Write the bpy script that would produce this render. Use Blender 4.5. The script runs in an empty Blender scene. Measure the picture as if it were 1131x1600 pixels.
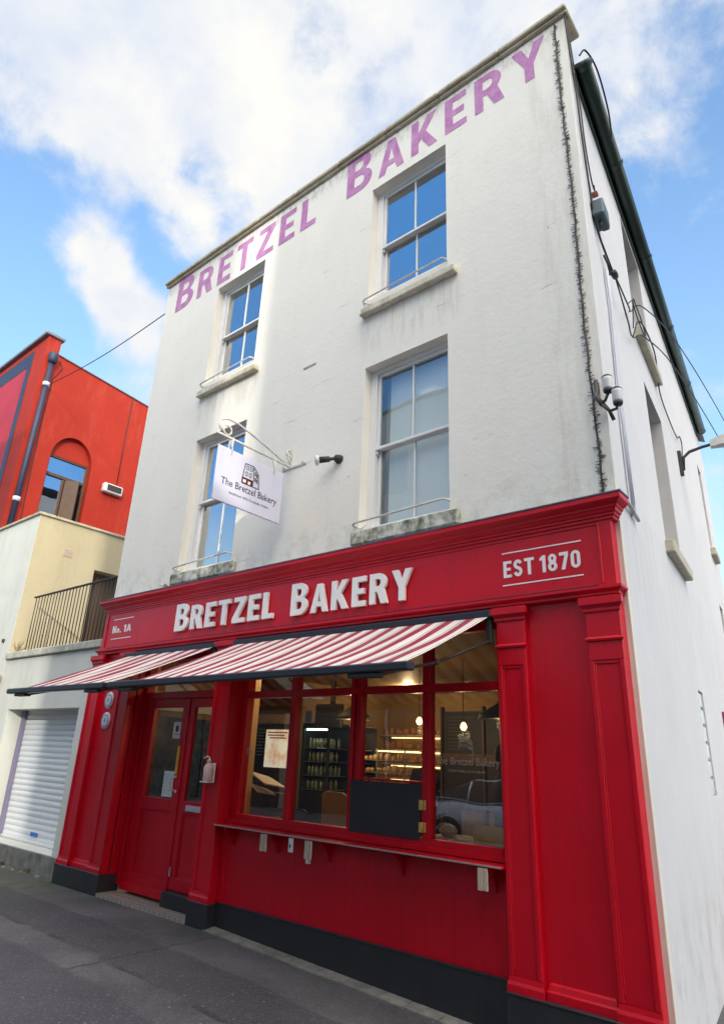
import bpy, math, random
from mathutils import Vector, Matrix
random.seed(7)
PI = math.pi
scene = bpy.context.scene
COL = scene.collection
W = 7.275; ANG = -0.1095
SA, CA = math.sin(ANG), math.cos(ANG)
def TS(s, o, z):            # side wall frame: along, out of the wall, up
    return (W + s*SA + o*CA, s*CA - o*SA, z)

# ------------------------------------------------------------------ mesh helper
class MB:
    def __init__(s, T=None): s.v = []; s.f = []; s.T = T; s.sm = set()
    def add(s, vs, fs, smooth=False):
        n = len(s.v)
        s.v += [s.T(*p) if s.T else tuple(p) for p in vs]
        for f in fs:
            if smooth: s.sm.add(len(s.f))
            s.f.append([n+i for i in f])
        return s
    def box(s, x0, x1, y0, y1, z0, z1):
        return s.add([(x0,y0,z0),(x1,y0,z0),(x1,y1,z0),(x0,y1,z0),(x0,y0,z1),(x1,y0,z1),(x1,y1,z1),(x0,y1,z1)],
            [(0,3,2,1),(4,5,6,7),(0,1,5,4),(1,2,6,5),(2,3,7,6),(3,0,4,7)])
    def bbox(s, x0, x1, y0, y1, z0, z1, b=.004):     # bevelled box
        if x0 > x1: x0, x1 = x1, x0
        if y0 > y1: y0, y1 = y1, y0
        if z0 > z1: z0, z1 = z1, z0
        b = min(b, (x1-x0)*.4, (y1-y0)*.4, (z1-z0)*.4)
        X = (x0, x1); Y = (y0, y1); Z = (z0, z1); sg = (1, -1)
        vs = []; ix = {}
        for i in (0,1):
            for j in (0,1):
                for k in (0,1):
                    for a in range(3):
                        p = [X[i]+sg[i]*b, Y[j]+sg[j]*b, Z[k]+sg[k]*b]; p[a] = (X[i],Y[j],Z[k])[a]
                        ix[i,j,k,a] = len(vs); vs.append(tuple(p))
        g = lambda i,j,k,a: ix[i,j,k,a]
        fs = []
        for a in range(3):
            for e in (0,1):
                q = []
                for (m, n) in ((0,0),(1,0),(1,1),(0,1)):
                    t = [m, n]; t.insert(a, e); q.append(g(*t, a))
                fs.append(q if (e == 1) ^ (a == 1) else q[::-1])
        for a in range(3):                            # edges along axis a
            o = [c for c in range(3) if c != a]
            for m in (0,1):
                for n in (0,1):
                    q = []
                    for e, ax in ((0,o[0]),(1,o[0]),(1,o[1]),(0,o[1])):
                        t = [0,0,0]; t[a] = e; t[o[0]] = m; t[o[1]] = n
                        q.append(g(*t, ax))
                    fs.append(q)
        for i in (0,1):
            for j in (0,1):
                for k in (0,1): fs.append([g(i,j,k,0), g(i,j,k,1), g(i,j,k,2)])
        return s.add(vs, fs)
    def tube(s, pts, r, n=8, smooth=True):
        pts = [Vector(p) for p in pts]; rs = r if isinstance(r, (list, tuple)) else [r]*len(pts)
        vs = []; prev = None
        for i, p in enumerate(pts):
            t = (pts[min(i+1, len(pts)-1)] - pts[max(i-1, 0)]).normalized()
            if prev is None:
                a = Vector((0,0,1)) if abs(t.z) < .9 else Vector((1,0,0))
                u = t.cross(a).normalized()
            else:
                u = (prev - t*prev.dot(t)).normalized()
            prev = u; w = t.cross(u)
            for k in range(n):
                q = 2*PI*k/n; vs.append(tuple(p + (u*math.cos(q) + w*math.sin(q))*rs[i]))
        m = len(pts)
        s.add(vs, [(i*n+k, i*n+(k+1)%n, (i+1)*n+(k+1)%n, (i+1)*n+k) for i in range(m-1) for k in range(n)], smooth)
        N = len(s.v) - len(vs)
        s.f.append([N+k for k in range(n)][::-1]); s.f.append([N+(m-1)*n+k for k in range(n)])
        return s
    def prism(s, poly, f0, f1):                        # f0/f1 map 2D -> 3D (two caps)
        n = len(poly)
        s.add([f0(*p) for p in poly] + [f1(*p) for p in poly],
              [tuple(range(n))[::-1], tuple(range(n, 2*n))] + [(i, (i+1)%n, n+(i+1)%n, n+i) for i in range(n)])
        return s
    def lathe(s, prof, o, axis='z', n=20, smooth=True, caps=True):  # prof: (radius, height)
        vs = []
        for r, h in prof:
            for k in range(n):
                a = 2*PI*k/n; c, d = r*math.cos(a), r*math.sin(a)
                p = {'z': (c, d, h), 'y': (c, h, d), 'x': (h, c, d)}[axis]
                vs.append((o[0]+p[0], o[1]+p[1], o[2]+p[2]))
        m = len(prof)
        fs = [(i*n+k, i*n+(k+1)%n, (i+1)*n+(k+1)%n, (i+1)*n+k) for i in range(m-1) for k in range(n)]
        s.add(vs, fs, smooth)
        N = len(s.v) - len(vs)
        if not caps: return s
        if prof[0][0] > 1e-5: s.f.append([N+k for k in range(n)][::-1])
        if prof[-1][0] > 1e-5: s.f.append([N+(m-1)*n+k for k in range(n)])
        return s
    def wall(s, M, u0, u1, v0, v1, holes, d, trim=0):  # M(u, v, depth): slab with rectangular openings
        us = sorted({u0, u1, *[h[0] for h in holes], *[h[1] for h in holes]})
        vs_ = sorted({v0, v1, *[h[2] for h in holes], *[h[3] for h in holes]})
        def solid(a, b): return not any(h[0]-1e-6 <= a and b[0] <= h[1]+1e-6 and h[2]-1e-6 <= b[1] and b[2] <= h[3]+1e-6 for h in holes)
        bk = lambda u: u - trim if abs(u-u1) < 1e-6 else u
        for i in range(len(us)-1):
            for j in range(len(vs_)-1):
                a, b, c, e = us[i], us[i+1], vs_[j], vs_[j+1]
                if any(h[0]-1e-6 <= a and b <= h[1]+1e-6 and h[2]-1e-6 <= c and e <= h[3]+1e-6 for h in holes): continue
                s.add([M(a,c,0), M(b,c,0), M(b,e,0), M(a,e,0)], [(0,1,2,3)])
                s.add([M(a,c,d), M(bk(b),c,d), M(bk(b),e,d), M(a,e,d)], [(3,2,1,0)])
        for (a, b, c, e) in holes:
            for p, q in (((a,c),(a,e)), ((a,e),(b,e)), ((b,e),(b,c)), ((b,c),(a,c))):
                s.add([M(*p,0), M(*q,0), M(*q,d), M(*p,d)], [(0,1,2,3)])
        for p, q in (((u0,v0),(u0,v1)), ((u0,v1),(u1,v1)), ((u1,v1),(u1,v0)), ((u1,v0),(u0,v0))):
            s.add([M(*p,0), M(*q,0), M(bk(q[0]),q[1],d), M(bk(p[0]),p[1],d)], [(3,2,1,0)])
        return s
    def wrap(s, prof, x0, x1, y0=0.):                 # moulding along x with mitred returns; prof: (out, z)
        n = len(prof); vs = []
        for d, z in prof: vs += [(x0-d, y0, z), (x0-d, y0-d, z), (x1+d, y0-d, z), (x1+d, y0, z)]
        fs = [(i*4+k, i*4+k+1, (i+1)*4+k+1, (i+1)*4+k) for i in range(n-1) for k in range(3)]
        fs += [(0,1,2,3), tuple((n-1)*4+k for k in (3,2,1,0))]
        return s.add(vs, fs)
    def build(s, name, mat, parent=None, bevel=0):
        me = bpy.data.meshes.new(name)
        off = Vector((0,0,0)); p = parent
        while p is not None: off += p.location; p = p.parent
        me.from_pydata([tuple(Vector(v)-off) for v in s.v], [], s.f)
        if s.sm:
            for i in s.sm: me.polygons[i].use_smooth = True
        import bmesh
        bm = bmesh.new(); bm.from_mesh(me); bmesh.ops.remove_doubles(bm, verts=bm.verts, dist=2e-5)
        bmesh.ops.recalc_face_normals(bm, faces=bm.faces); bm.to_mesh(me); bm.free()
        me.materials.append(mat)
        o = bpy.data.objects.new(name, me); COL.objects.link(o)
        if parent: o.parent = parent
        if bevel:
            m = o.modifiers.new('bevel', 'BEVEL'); m.width = bevel; m.segments = 2; m.limit_method = 'ANGLE'
        return o
def tag(o, label, cat, group=None, kind=None):
    o['label'] = label; o['category'] = cat
    if group: o['group'] = group
    if kind: o['kind'] = kind
    return o
def thing(name, loc, label, cat, group=None):
    o = bpy.data.objects.new(name, None); o.location = loc; o.empty_display_size = .1; COL.objects.link(o)
    return tag(o, label, cat, group)
def struct(o): o['kind'] = 'structure'; return o
def B(*a, T=None, b=.004): return MB(T).bbox(*a, b=b)

# ------------------------------------------------------------------ materials
def mk(name):
    m = bpy.data.materials.new(name); m.use_nodes = True
    nt = m.node_tree; return m, nt, nt.nodes['Principled BSDF'], nt.nodes, nt.links
def N(nd, t, **kw):
    n = nd.new(t)
    for k, v in kw.items():
        if k in n.inputs.keys() if hasattr(n.inputs, 'keys') else False: n.inputs[k].default_value = v
        else: setattr(n, k, v)
    return n
def pos(nd, lk, scale=(1,1,1)):
    g = nd.new('ShaderNodeNewGeometry'); m = nd.new('ShaderNodeMapping'); m.inputs['Scale'].default_value = scale
    lk.new(g.outputs['Position'], m.inputs['Vector']); return m.outputs[0]
def noise(nd, lk, vec, scale, detail=4, rough=.6, dist=0):
    n = nd.new('ShaderNodeTexNoise'); n.inputs['Scale'].default_value = scale; n.inputs['Detail'].default_value = detail
    n.inputs['Roughness'].default_value = rough; n.inputs['Distortion'].default_value = dist
    lk.new(vec, n.inputs['Vector']); return n.outputs['Fac']
def ramp(nd, lk, fac, a, b, ca=(0,0,0,1), cb=(1,1,1,1)):
    r = nd.new('ShaderNodeValToRGB'); r.color_ramp.elements[0].position = a; r.color_ramp.elements[1].position = b
    r.color_ramp.elements[0].color = ca; r.color_ramp.elements[1].color = cb
    lk.new(fac, r.inputs[0]); return r.outputs[0]
def mixc(nd, lk, fac, a, b):
    m = nd.new('ShaderNodeMix'); m.data_type = 'RGBA'
    for s, v in ((m.inputs[0], fac), (m.inputs[6], a), (m.inputs[7], b)):
        if hasattr(v, 'links') or hasattr(v, 'is_linked'): lk.new(v, s)
        else: s.default_value = v
    return m.outputs[2]
def mul(nd, lk, a, b, op='MULTIPLY'):
    m = nd.new('ShaderNodeMath'); m.operation = op
    for s, v in ((m.inputs[0], a), (m.inputs[1], b)):
        if hasattr(v, 'is_linked'): lk.new(v, s)
        else: s.default_value = v
    return m.outputs[0]
def bump(nd, lk, bs, h, strength, dist):
    b = nd.new('ShaderNodeBump'); b.inputs['Strength'].default_value = strength; b.inputs['Distance'].default_value = dist
    lk.new(h, b.inputs['Height']); lk.new(b.outputs[0], bs.inputs['Normal'])
def rgba(c): return (c[0], c[1], c[2], 1)
def paint(name, c, c2=None, rough=.5, bs=.25, spec=.5, nscale=3., fine=60., metal=0, amt=.5, vstreak=0, dirt=None):
    m, nt, p, nd, lk = mk(name)
    c2 = c2 or tuple(x*.8 for x in c)
    v = pos(nd, lk)
    f = ramp(nd, lk, noise(nd, lk, v, nscale, 5, .65), .38, .68)
    col = mixc(nd, lk, mul(nd, lk, f, amt), rgba(c), rgba(c2))
    if vstreak:
        v2 = pos(nd, lk, (9, 9, .7)); s = ramp(nd, lk, noise(nd, lk, v2, 1., 5, .7), .5, .75)
        col = mixc(nd, lk, mul(nd, lk, s, vstreak), col, rgba(dirt or tuple(x*.6 for x in c)))
    lk.new(col, p.inputs['Base Color'])
    r = mul(nd, lk, mul(nd, lk, noise(nd, lk, v, 9., 3), .25), rough-.12, 'ADD'); lk.new(r, p.inputs['Roughness'])
    p.inputs['Specular IOR Level'].default_value = spec; p.inputs['Metallic'].default_value = metal
    if bs: bump(nd, lk, p, noise(nd, lk, v, fine, 4), bs, .004)
    return m
def plaster(name, c, c2, dirt, dirtamt, courses=True, bs=.5, stains=(), blot=0.):
    m, nt, p, nd, lk = mk(name)
    v = pos(nd, lk)
    big = ramp(nd, lk, noise(nd, lk, v, .9, 6, .7), .35, .7)
    col = mixc(nd, lk, mul(nd, lk, big, .7), rgba(c), rgba(c2))
    v2 = pos(nd, lk, (5, 5, .45)); st = ramp(nd, lk, noise(nd, lk, v2, 1.3, 6, .75), .56, .8)
    col = mixc(nd, lk, mul(nd, lk, st, dirtamt), col, rgba(dirt))
    spk = ramp(nd, lk, noise(nd, lk, v, 23., 3, .6), .68, .78)
    col = mixc(nd, lk, mul(nd, lk, spk, .22), col, rgba(dirt))
    h = noise(nd, lk, v, 14., 8, .75)
    g0 = nd.new('ShaderNodeNewGeometry'); s0 = nd.new('ShaderNodeSeparateXYZ'); lk.new(g0.outputs['Position'], s0.inputs[0])
    def rng(sock, a, b, sa, sb):
        lo = nd.new('ShaderNodeMapRange'); lo.interpolation_type = 'SMOOTHSTEP'; lo.inputs[1].default_value = a-sa; lo.inputs[2].default_value = a; lk.new(sock, lo.inputs[0])
        hi = nd.new('ShaderNodeMapRange'); hi.interpolation_type = 'SMOOTHSTEP'; hi.inputs[1].default_value = b; hi.inputs[2].default_value = b+sb; hi.inputs[3].default_value = 1; hi.inputs[4].default_value = 0; lk.new(sock, hi.inputs[0])
        return mul(nd, lk, lo.outputs[0], hi.outputs[0])
    if blot:      # larger damp and patch-repair marks with ragged edges
        b1 = ramp(nd, lk, noise(nd, lk, v, .55, 7, .75, .6), .50, .60); b2 = ramp(nd, lk, noise(nd, lk, pos(nd, lk, (2.2,2.2,.6)), 1.1, 7, .75), .52, .70)
        col = mixc(nd, lk, mul(nd, lk, b1, blot), col, rgba(tuple(x*.82 for x in c))); col = mixc(nd, lk, mul(nd, lk, b2, blot*.8), col, rgba(dirt))
    for (x0, x1, z0, z1, sx, szl, szh, amt, cc, sc) in stains:
        m1 = mul(nd, lk, rng(s0.outputs[0], x0, x1, sx, sx), rng(s0.outputs[2], z0, z1, szl, szh))
        m2 = ramp(nd, lk, noise(nd, lk, pos(nd, lk, sc), 1., 6, .75), .46, .66)
        col = mixc(nd, lk, mul(nd, lk, mul(nd, lk, m1, m2), amt), col, rgba(cc))
    pk = nd.new('ShaderNodeTexVoronoi'); pk.inputs['Scale'].default_value = 3.3; lk.new(v, pk.inputs['Vector'])
    pd = ramp(nd, lk, pk.outputs['Distance'], .022, .04, (1,1,1,1), (0,0,0,1)); pc = nd.new('ShaderNodeSeparateColor'); lk.new(pk.outputs['Color'], pc.inputs[0])
    pit = mul(nd, lk, pd, ramp(nd, lk, pc.outputs[0], .62, .66)); col = mixc(nd, lk, mul(nd, lk, pit, .7), col, (.16,.14,.12,1)); h = mul(nd, lk, h, mul(nd, lk, pit, -1.), 'ADD')
    if courses:       # faint brick/ashlar joints reading through old render
        g = nd.new('ShaderNodeNewGeometry'); sp = nd.new('ShaderNodeSeparateXYZ'); lk.new(g.outputs['Position'], sp.inputs[0])
        ns = noise(nd, lk, v, 1.6, 4)
        zz = mul(nd, lk, sp.outputs[2], mul(nd, lk, ns, .14), 'ADD')
        fr = mul(nd, lk, mul(nd, lk, zz, 2.9), 1., 'FRACT')
        ln = ramp(nd, lk, fr, .0, .045, (1,1,1,1), (0,0,0,1))
        brk = ramp(nd, lk, noise(nd, lk, pos(nd, lk, (1.1, 1, 3.5)), 1.7, 5), .57, .66)
        crack = mul(nd, lk, ln, brk)
        col = mixc(nd, lk, mul(nd, lk, crack, .42), col, (.30,.27,.24,1))
        h = mul(nd, lk, h, mul(nd, lk, crack, -.8), 'ADD')
    lk.new(col, p.inputs['Base Color']); p.inputs['Roughness'].default_value = .75; p.inputs['Specular IOR Level'].default_value = .25
    bump(nd, lk, p, h, bs*.7, .012)
    return m
def glass(name, tint=(.92,.95,.95), rough=.0, base=0.):
    m = bpy.data.materials.new(name); m.use_nodes = True; nt = m.node_tree; nd = nt.nodes; lk = nt.links; nd.clear()
    o = nd.new('ShaderNodeOutputMaterial'); t = nd.new('ShaderNodeBsdfTransparent'); t.inputs[0].default_value = rgba(tint)
    g = nd.new('ShaderNodeBsdfGlossy'); g.inputs['Roughness'].default_value = rough
    lw = nd.new('ShaderNodeLayerWeight'); lw.inputs[0].default_value = .5
    f5 = mul(nd, lk, lw.outputs['Facing'], 4., 'POWER'); fr = mul(nd, lk, mul(nd, lk, f5, 1-base), base, 'ADD')
    v = pos(nd, lk); b = nd.new('ShaderNodeBump'); b.inputs['Strength'].default_value = .12; b.inputs['Distance'].default_value = .02
    lk.new(noise(nd, lk, v, 1.3, 2), b.inputs['Height']); lk.new(b.outputs[0], g.inputs['Normal'])
    mx = nd.new('ShaderNodeMixShader'); lk.new(fr, mx.inputs[0]); lk.new(t.outputs[0], mx.inputs[1]); lk.new(g.outputs[0], mx.inputs[2])
    lk.new(mx.outputs[0], o.inputs[0]); return m
def emit(name, c, s):
    m, nt, p, nd, lk = mk(name); p.inputs['Base Color'].default_value = rgba(c)
    p.inputs['Emission Color'].default_value = rgba(c); p.inputs['Emission Strength'].default_value = s; return m

M = {}
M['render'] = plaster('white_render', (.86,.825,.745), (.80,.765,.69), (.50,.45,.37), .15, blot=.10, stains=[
    (4.65,5.85,6.15,6.43,.15,.35,.02,.42,(.40,.32,.22),(11,11,1.2)), (1.5,2.7,6.2,6.43,.15,.3,.02,.42,(.40,.32,.22),(11,11,1.2)),
    (-1,9,9.10,9.3,.1,.16,.1,.55,(.26,.23,.19),(16,16,5.)), (-1,9,3.5,3.75,.1,.1,.35,.4,(.44,.40,.31),(5,5,4.)), (6.9,8,3.4,9.3,.15,.1,.1,.35,(.50,.44,.34),(6,6,.8))])
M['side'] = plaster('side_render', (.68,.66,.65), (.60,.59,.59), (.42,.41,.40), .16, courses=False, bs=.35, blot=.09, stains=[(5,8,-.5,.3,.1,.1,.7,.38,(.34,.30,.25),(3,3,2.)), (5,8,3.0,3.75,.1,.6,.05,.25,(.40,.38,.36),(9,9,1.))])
M['quoin'] = plaster('cream_render', (.74,.70,.60), (.66,.62,.54), (.4,.38,.32), .3, courses=False)
M['red'] = paint('red_gloss', (.60,.0015,.016), (.50,.001,.011), rough=.36, spec=.4, bs=.3, fine=26, nscale=1.6, amt=.75, vstreak=.4, dirt=(.36,.002,.008))
def worn(name):
    m = paint(name, (.60,.0015,.016), (.50,.001,.011), rough=.4, spec=.4, bs=.3, fine=26, nscale=1.6, amt=.75)
    nt = m.node_tree; nd = nt.nodes; lk = nt.links; p = nd['Principled BSDF']; src = p.inputs['Base Color'].links[0].from_socket
    v = pos(nd, lk); f = mul(nd, lk, ramp(nd, lk, noise(nd, lk, v, 34., 5, .7), .60, .66), ramp(nd, lk, noise(nd, lk, v, 2.6, 3), .48, .6))
    lk.new(mixc(nd, lk, mul(nd, lk, f, .85), src, (.05,.02,.03,1)), p.inputs['Base Color'])
    return m
M['red_worn'] = worn('worn_red_gloss')
M['black'] = paint('black_gloss', (.022,.023,.027), (.032,.032,.035), rough=.38, vstreak=.3, dirt=(.05,.05,.05))
M['white'] = paint('white_gloss', (.78,.78,.78), (.68,.68,.66), rough=.4)
M['letter'] = paint('letter_white', (.88,.87,.84), (.82,.80,.76), rough=.4)
M['purple'] = paint('faded_purple', (.44,.15,.38), (.60,.34,.54), rough=.8, nscale=6, amt=.8, vstreak=.35, dirt=(.66,.50,.66))
M['stone'] = paint('sill_stone', (.52,.49,.40), (.34,.31,.22), rough=.85, bs=.6, nscale=7, amt=.8)
M['sillpaint'] = paint('sill_paint', (.70,.66,.56), (.42,.36,.24), rough=.8, bs=.6, nscale=6, amt=.8, vstreak=.6, dirt=(.24,.20,.12))
M['moss'] = paint('mossy_sill', (.68,.66,.58), (.07,.085,.03), rough=.95, bs=1., nscale=9, fine=40, amt=1.0, vstreak=.8, dirt=(.10,.09,.05))
M['coping'] = paint('weathered_coping', (.56,.50,.38), (.30,.27,.17), rough=.9, bs=.8, nscale=5, amt=.8)
M['lead'] = paint('grey_lead', (.20,.21,.25), (.12,.13,.16), rough=.6, bs=.5)
M['gutter'] = paint('dark_green_gutter', (.012,.028,.022), (.02,.05,.035), rough=.35)
M['iron'] = paint('dark_iron', (.03,.028,.03), (.06,.045,.035), rough=.6)
M['cable'] = paint('black_cable', (.02,.02,.022), rough=.6, bs=0)
M['conduit'] = paint('grey_conduit', (.55,.57,.66), (.45,.47,.55), rough=.4)
M['galv'] = paint('galvanised', (.5,.5,.48), (.38,.38,.37), rough=.4, metal=.6)
M['ceramic'] = paint('ceramic', (.68,.66,.66), (.55,.53,.54), rough=.25)
M['boxgrey'] = paint('blue_grey_plastic', (.06,.10,.12), (.04,.07,.09), rough=.5)
M['wood'] = paint('brown_wood', (.10,.055,.03), (.06,.03,.02), rough=.5, nscale=8)
M['brass'] = paint('brass', (.75,.52,.16), (.6,.4,.12), rough=.35, metal=.5)
M['batten'] = paint('bare_batten', (.55,.45,.36), (.40,.31,.24), rough=.8, nscale=25)
M['grey_sign'] = paint('sign_panel', (.60,.60,.72), (.55,.56,.68), rough=.45, bs=0, vstreak=.15)
M['ink'] = paint('sign_ink', (.025,.02,.03), rough=.6, bs=0)
M['maroon'] = paint('sign_maroon', (.07,.005,.012), rough=.6, bs=0)
M['rail'] = paint('white_rail', (.66,.65,.62), (.45,.40,.33), rough=.45, nscale=12, amt=.7)
M['blackboard'] = paint('slate_board', (.018,.021,.026), (.03,.032,.037), rough=.55)
M['cream'] = plaster('cream_wall', (.58,.50,.33), (.50,.42,.27), (.34,.26,.15), .35, courses=False, bs=.5, blot=.4)
M['whitewall'] = plaster('white_painted_wall', (.70,.70,.63), (.62,.63,.57), (.40,.40,.33), .35, courses=False, bs=.4, blot=.35)
M['redwall'] = plaster('orange_red_wall', (.38,.026,.012), (.31,.020,.010), (.50,.09,.05), .28, courses=False, bs=.4, blot=.4)
M['redfront'] = plaster('rose_red_wall', (.42,.04,.07), (.34,.025,.04), (.22,.02,.03), .4, courses=False, bs=.4, blot=.6)
M['navy'] = paint('navy_band', (.018,.024,.06), (.025,.035,.08), rough=.55)
M['shutter'] = paint('shutter_white', (.72,.74,.76), (.66,.68,.70), rough=.45, bs=0)
M['blue'] = paint('blue_sticker', (.02,.18,.62), rough=.5, bs=0)
M['terracotta'] = paint('terracotta', (.42,.15,.08), (.3,.1,.06), rough=.6)
M['glass_up'] = glass('upper_window_glass', tint=(.93,.97,.98), base=.50)
M['glass_side'] = glass('side_window_glass', tint=(.9,.95,1.), base=.5)
M['glass_up2'] = glass('first_floor_glass', tint=(.97,.99,1.), base=.14)
M['glass'] = glass('shop_window_glass', base=.135)
M['dark'] = paint('dark_room', (.02,.024,.035), rough=.9, bs=0)
M['room'] = paint('pale_room', (.62,.60,.55), rough=.9, bs=0)
M['curtain'] = paint('beige_curtain', (.50,.44,.34), (.4,.36,.28), rough=.9, bs=0)
M['inner'] = paint('shop_wall_inner', (.34,.22,.11), (.26,.17,.09), rough=.8)
M['ceiling'] = paint('shop_ceiling', (.26,.17,.10), (.22,.15,.09), rough=.6)
M['floor'] = paint('shop_floor', (.16,.14,.12), (.11,.1,.09), rough=.5)
M['yellow'] = paint('yellow_plastic', (.68,.45,.05), (.6,.4,.04), rough=.5, bs=0)
M['paper'] = paint('paper', (.78,.80,.78), (.7,.72,.7), rough=.8, bs=0)
M['skin'] = paint('skin', (.45,.25,.17), rough=.6, bs=0)
M['cloth'] = paint('dark_cloth', (.02,.02,.025), rough=.9, bs=0)
M['hair'] = paint('dark_hair', (.015,.01,.008), rough=.7, bs=0)
M['bread'] = paint('bread_crust', (.48,.22,.07), (.30,.12,.04), rough=.7, nscale=20)
M['steel'] = paint('steel', (.5,.52,.53), rough=.3, metal=.8, bs=0)
M['weed'] = paint('weed_leaf', (.12,.12,.03), (.20,.15,.05), rough=.8, bs=0)
M['bulb'] = emit('warm_bulb', (1.,.62,.18), 9.)
M['downlight'] = emit('downlight_lens', (1.,.85,.6), 12.)
M['lampglow'] = emit('shade_diffuser', (1.,.85,.62), 1.0)

# striped canvas (uses the canopy's own UVs: u runs across the awning)
def stripes(name, n):
    m, nt, p, nd, lk = mk(name)
    uv = nd.new('ShaderNodeUVMap'); sp = nd.new('ShaderNodeSeparateXYZ'); lk.new(uv.outputs[0], sp.inputs[0])
    fr = mul(nd, lk, mul(nd, lk, sp.outputs[0], float(n)), 1., 'FRACT')
    r = nd.new('ShaderNodeValToRGB'); r.color_ramp.interpolation = 'CONSTANT'; e = r.color_ramp.elements
    red = (.27,.006,.04,1); wh = (.70,.65,.60,1)
    e[0].position = 0; e[0].color = red; e[1].position = .44; e[1].color = wh
    for q, c in ((.86,(.10,.03,.05,1)), (.90,wh)): x = e.new(q); x.color = c
    lk.new(fr, r.inputs[0])
    v = pos(nd, lk); d = ramp(nd, lk, noise(nd, lk, v, 2.5, 5), .4, .75)
    col = mixc(nd, lk, mul(nd, lk, d, .25), r.outputs[0], (.30,.22,.20,1))
    lk.new(col, p.inputs['Base Color']); p.inputs['Roughness'].default_value = .85
    bump(nd, lk, p, noise(nd, lk, v, 200., 2), .2, .002)
    return m
def asphalt():
    m, nt, p, nd, lk = mk('asphalt'); v = pos(nd, lk)
    g = nd.new('ShaderNodeNewGeometry'); s = nd.new('ShaderNodeSeparateXYZ'); lk.new(g.outputs['Position'], s.inputs[0])
    big = ramp(nd, lk, noise(nd, lk, v, .8, 6, .7), .36, .66)
    col = mixc(nd, lk, big, (.066,.061,.074,1), (.150,.140,.150,1))
    # long relaid trench strips parallel to the kerb, with wandering edges
    w = mul(nd, lk, noise(nd, lk, v, 1.7, 6, .7), .22)
    yy = mul(nd, lk, s.outputs[1], w, 'ADD')
    def band(a, b, soft=.02):
        lo = nd.new('ShaderNodeMapRange'); lo.inputs[1].default_value = a-soft; lo.inputs[2].default_value = a+soft; lk.new(yy, lo.inputs[0])
        hi = nd.new('ShaderNodeMapRange'); hi.inputs[1].default_value = b-soft; hi.inputs[2].default_value = b+soft; hi.inputs[3].default_value = 1; hi.inputs[4].default_value = 0; lk.new(yy, hi.inputs[0])
        return mul(nd, lk, lo.outputs[0], hi.outputs[0])
    col = mixc(nd, lk, mul(nd, lk, band(-1.15,-.55), .62), col, (.045,.042,.050,1))
    col = mixc(nd, lk, mul(nd, lk, band(-2.3,-1.5), .58), col, (.046,.043,.056,1))
    ag = nd.new('ShaderNodeTexVoronoi'); ag.inputs['Scale'].default_value = 62; lk.new(v, ag.inputs['Vector'])
    sp = ramp(nd, lk, ag.outputs['Distance'], .15, .55, (1,1,1,1), (0,0,0,1))
    cs = nd.new('ShaderNodeSeparateColor'); lk.new(ag.outputs['Color'], cs.inputs[0])
    col = mixc(nd, lk, mul(nd, lk, mul(nd, lk, sp, ramp(nd, lk, cs.outputs[0], .55, .95)), .75), col, (.24,.23,.22,1))
    col = mixc(nd, lk, mul(nd, lk, mul(nd, lk, sp, ramp(nd, lk, cs.outputs[1], .5, .8)), .6), col, (.018,.018,.022,1))
    fl = nd.new('ShaderNodeTexVoronoi'); fl.inputs['Scale'].default_value = 9; lk.new(v, fl.inputs['Vector'])
    dot = ramp(nd, lk, fl.outputs['Distance'], .06, .11, (1,1,1,1), (0,0,0,1)); fc = nd.new('ShaderNodeSeparateColor'); lk.new(fl.outputs['Color'], fc.inputs[0])
    col = mixc(nd, lk, mul(nd, lk, mul(nd, lk, dot, ramp(nd, lk, fc.outputs[0], .55, .6)), .7), col, (.30,.29,.28,1))
    cr = mul(nd, lk, mul(nd, lk, band(-1.17,-1.13,.012), band(-2.33,-2.28,.012), 'ADD'), ramp(nd, lk, noise(nd, lk, v, 2.1, 4), .42, .55))
    xx = mul(nd, lk, s.outputs[0], mul(nd, lk, noise(nd, lk, v, 3., 6, .7), .25), 'ADD')
    for q in (.2, 3.35, 5.9):
        d = mul(nd, lk, mul(nd, lk, xx, -q, 'ADD'), 1., 'ABSOLUTE'); c2 = ramp(nd, lk, d, .004, .016, (1,1,1,1), (0,0,0,1)); cr = mul(nd, lk, cr, c2, 'MAXIMUM')
    cr = mul(nd, lk, cr, ramp(nd, lk, noise(nd, lk, v, 1.3, 3), .40, .52))
    col = mixc(nd, lk, mul(nd, lk, cr, .55), col, (.016,.016,.018,1))
    near = ramp(nd, lk, mul(nd, lk, s.outputs[1], 1.5, 'ADD'), .25, 1.3)
    left = ramp(nd, lk, mul(nd, lk, mul(nd, lk, s.outputs[0], -.35), .5, 'ADD'), .05, .5)
    al = mul(nd, lk, mul(nd, lk, near, left), ramp(nd, lk, noise(nd, lk, v, 2.3, 6, .7), .3, .6))
    col = mixc(nd, lk, mul(nd, lk, al, .8), col, (.070,.080,.026,1))
    near2 = ramp(nd, lk, mul(nd, lk, s.outputs[1], 1.0, 'ADD'), .25, .95)
    al2 = mul(nd, lk, near2, ramp(nd, lk, noise(nd, lk, v, 1.2, 6, .7), .48, .66))
    col = mixc(nd, lk, mul(nd, lk, al2, .6), col, (.062,.078,.036,1))
    lk.new(col, p.inputs['Base Color']); p.inputs['Roughness'].default_value = .78
    h = mul(nd, lk, noise(nd, lk, v, 48., 6, .7), mul(nd, lk, cr, -1.5), 'ADD'); h = mul(nd, lk, h, mul(nd, lk, sp, .5), 'ADD')
    bump(nd, lk, p, h, 1., .012)
    return m
M['asphalt'] = asphalt()
M['concrete'] = paint('kerb_concrete', (.26,.245,.22), (.12,.12,.10), rough=.9, bs=.8, nscale=8, amt=.9)
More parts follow.
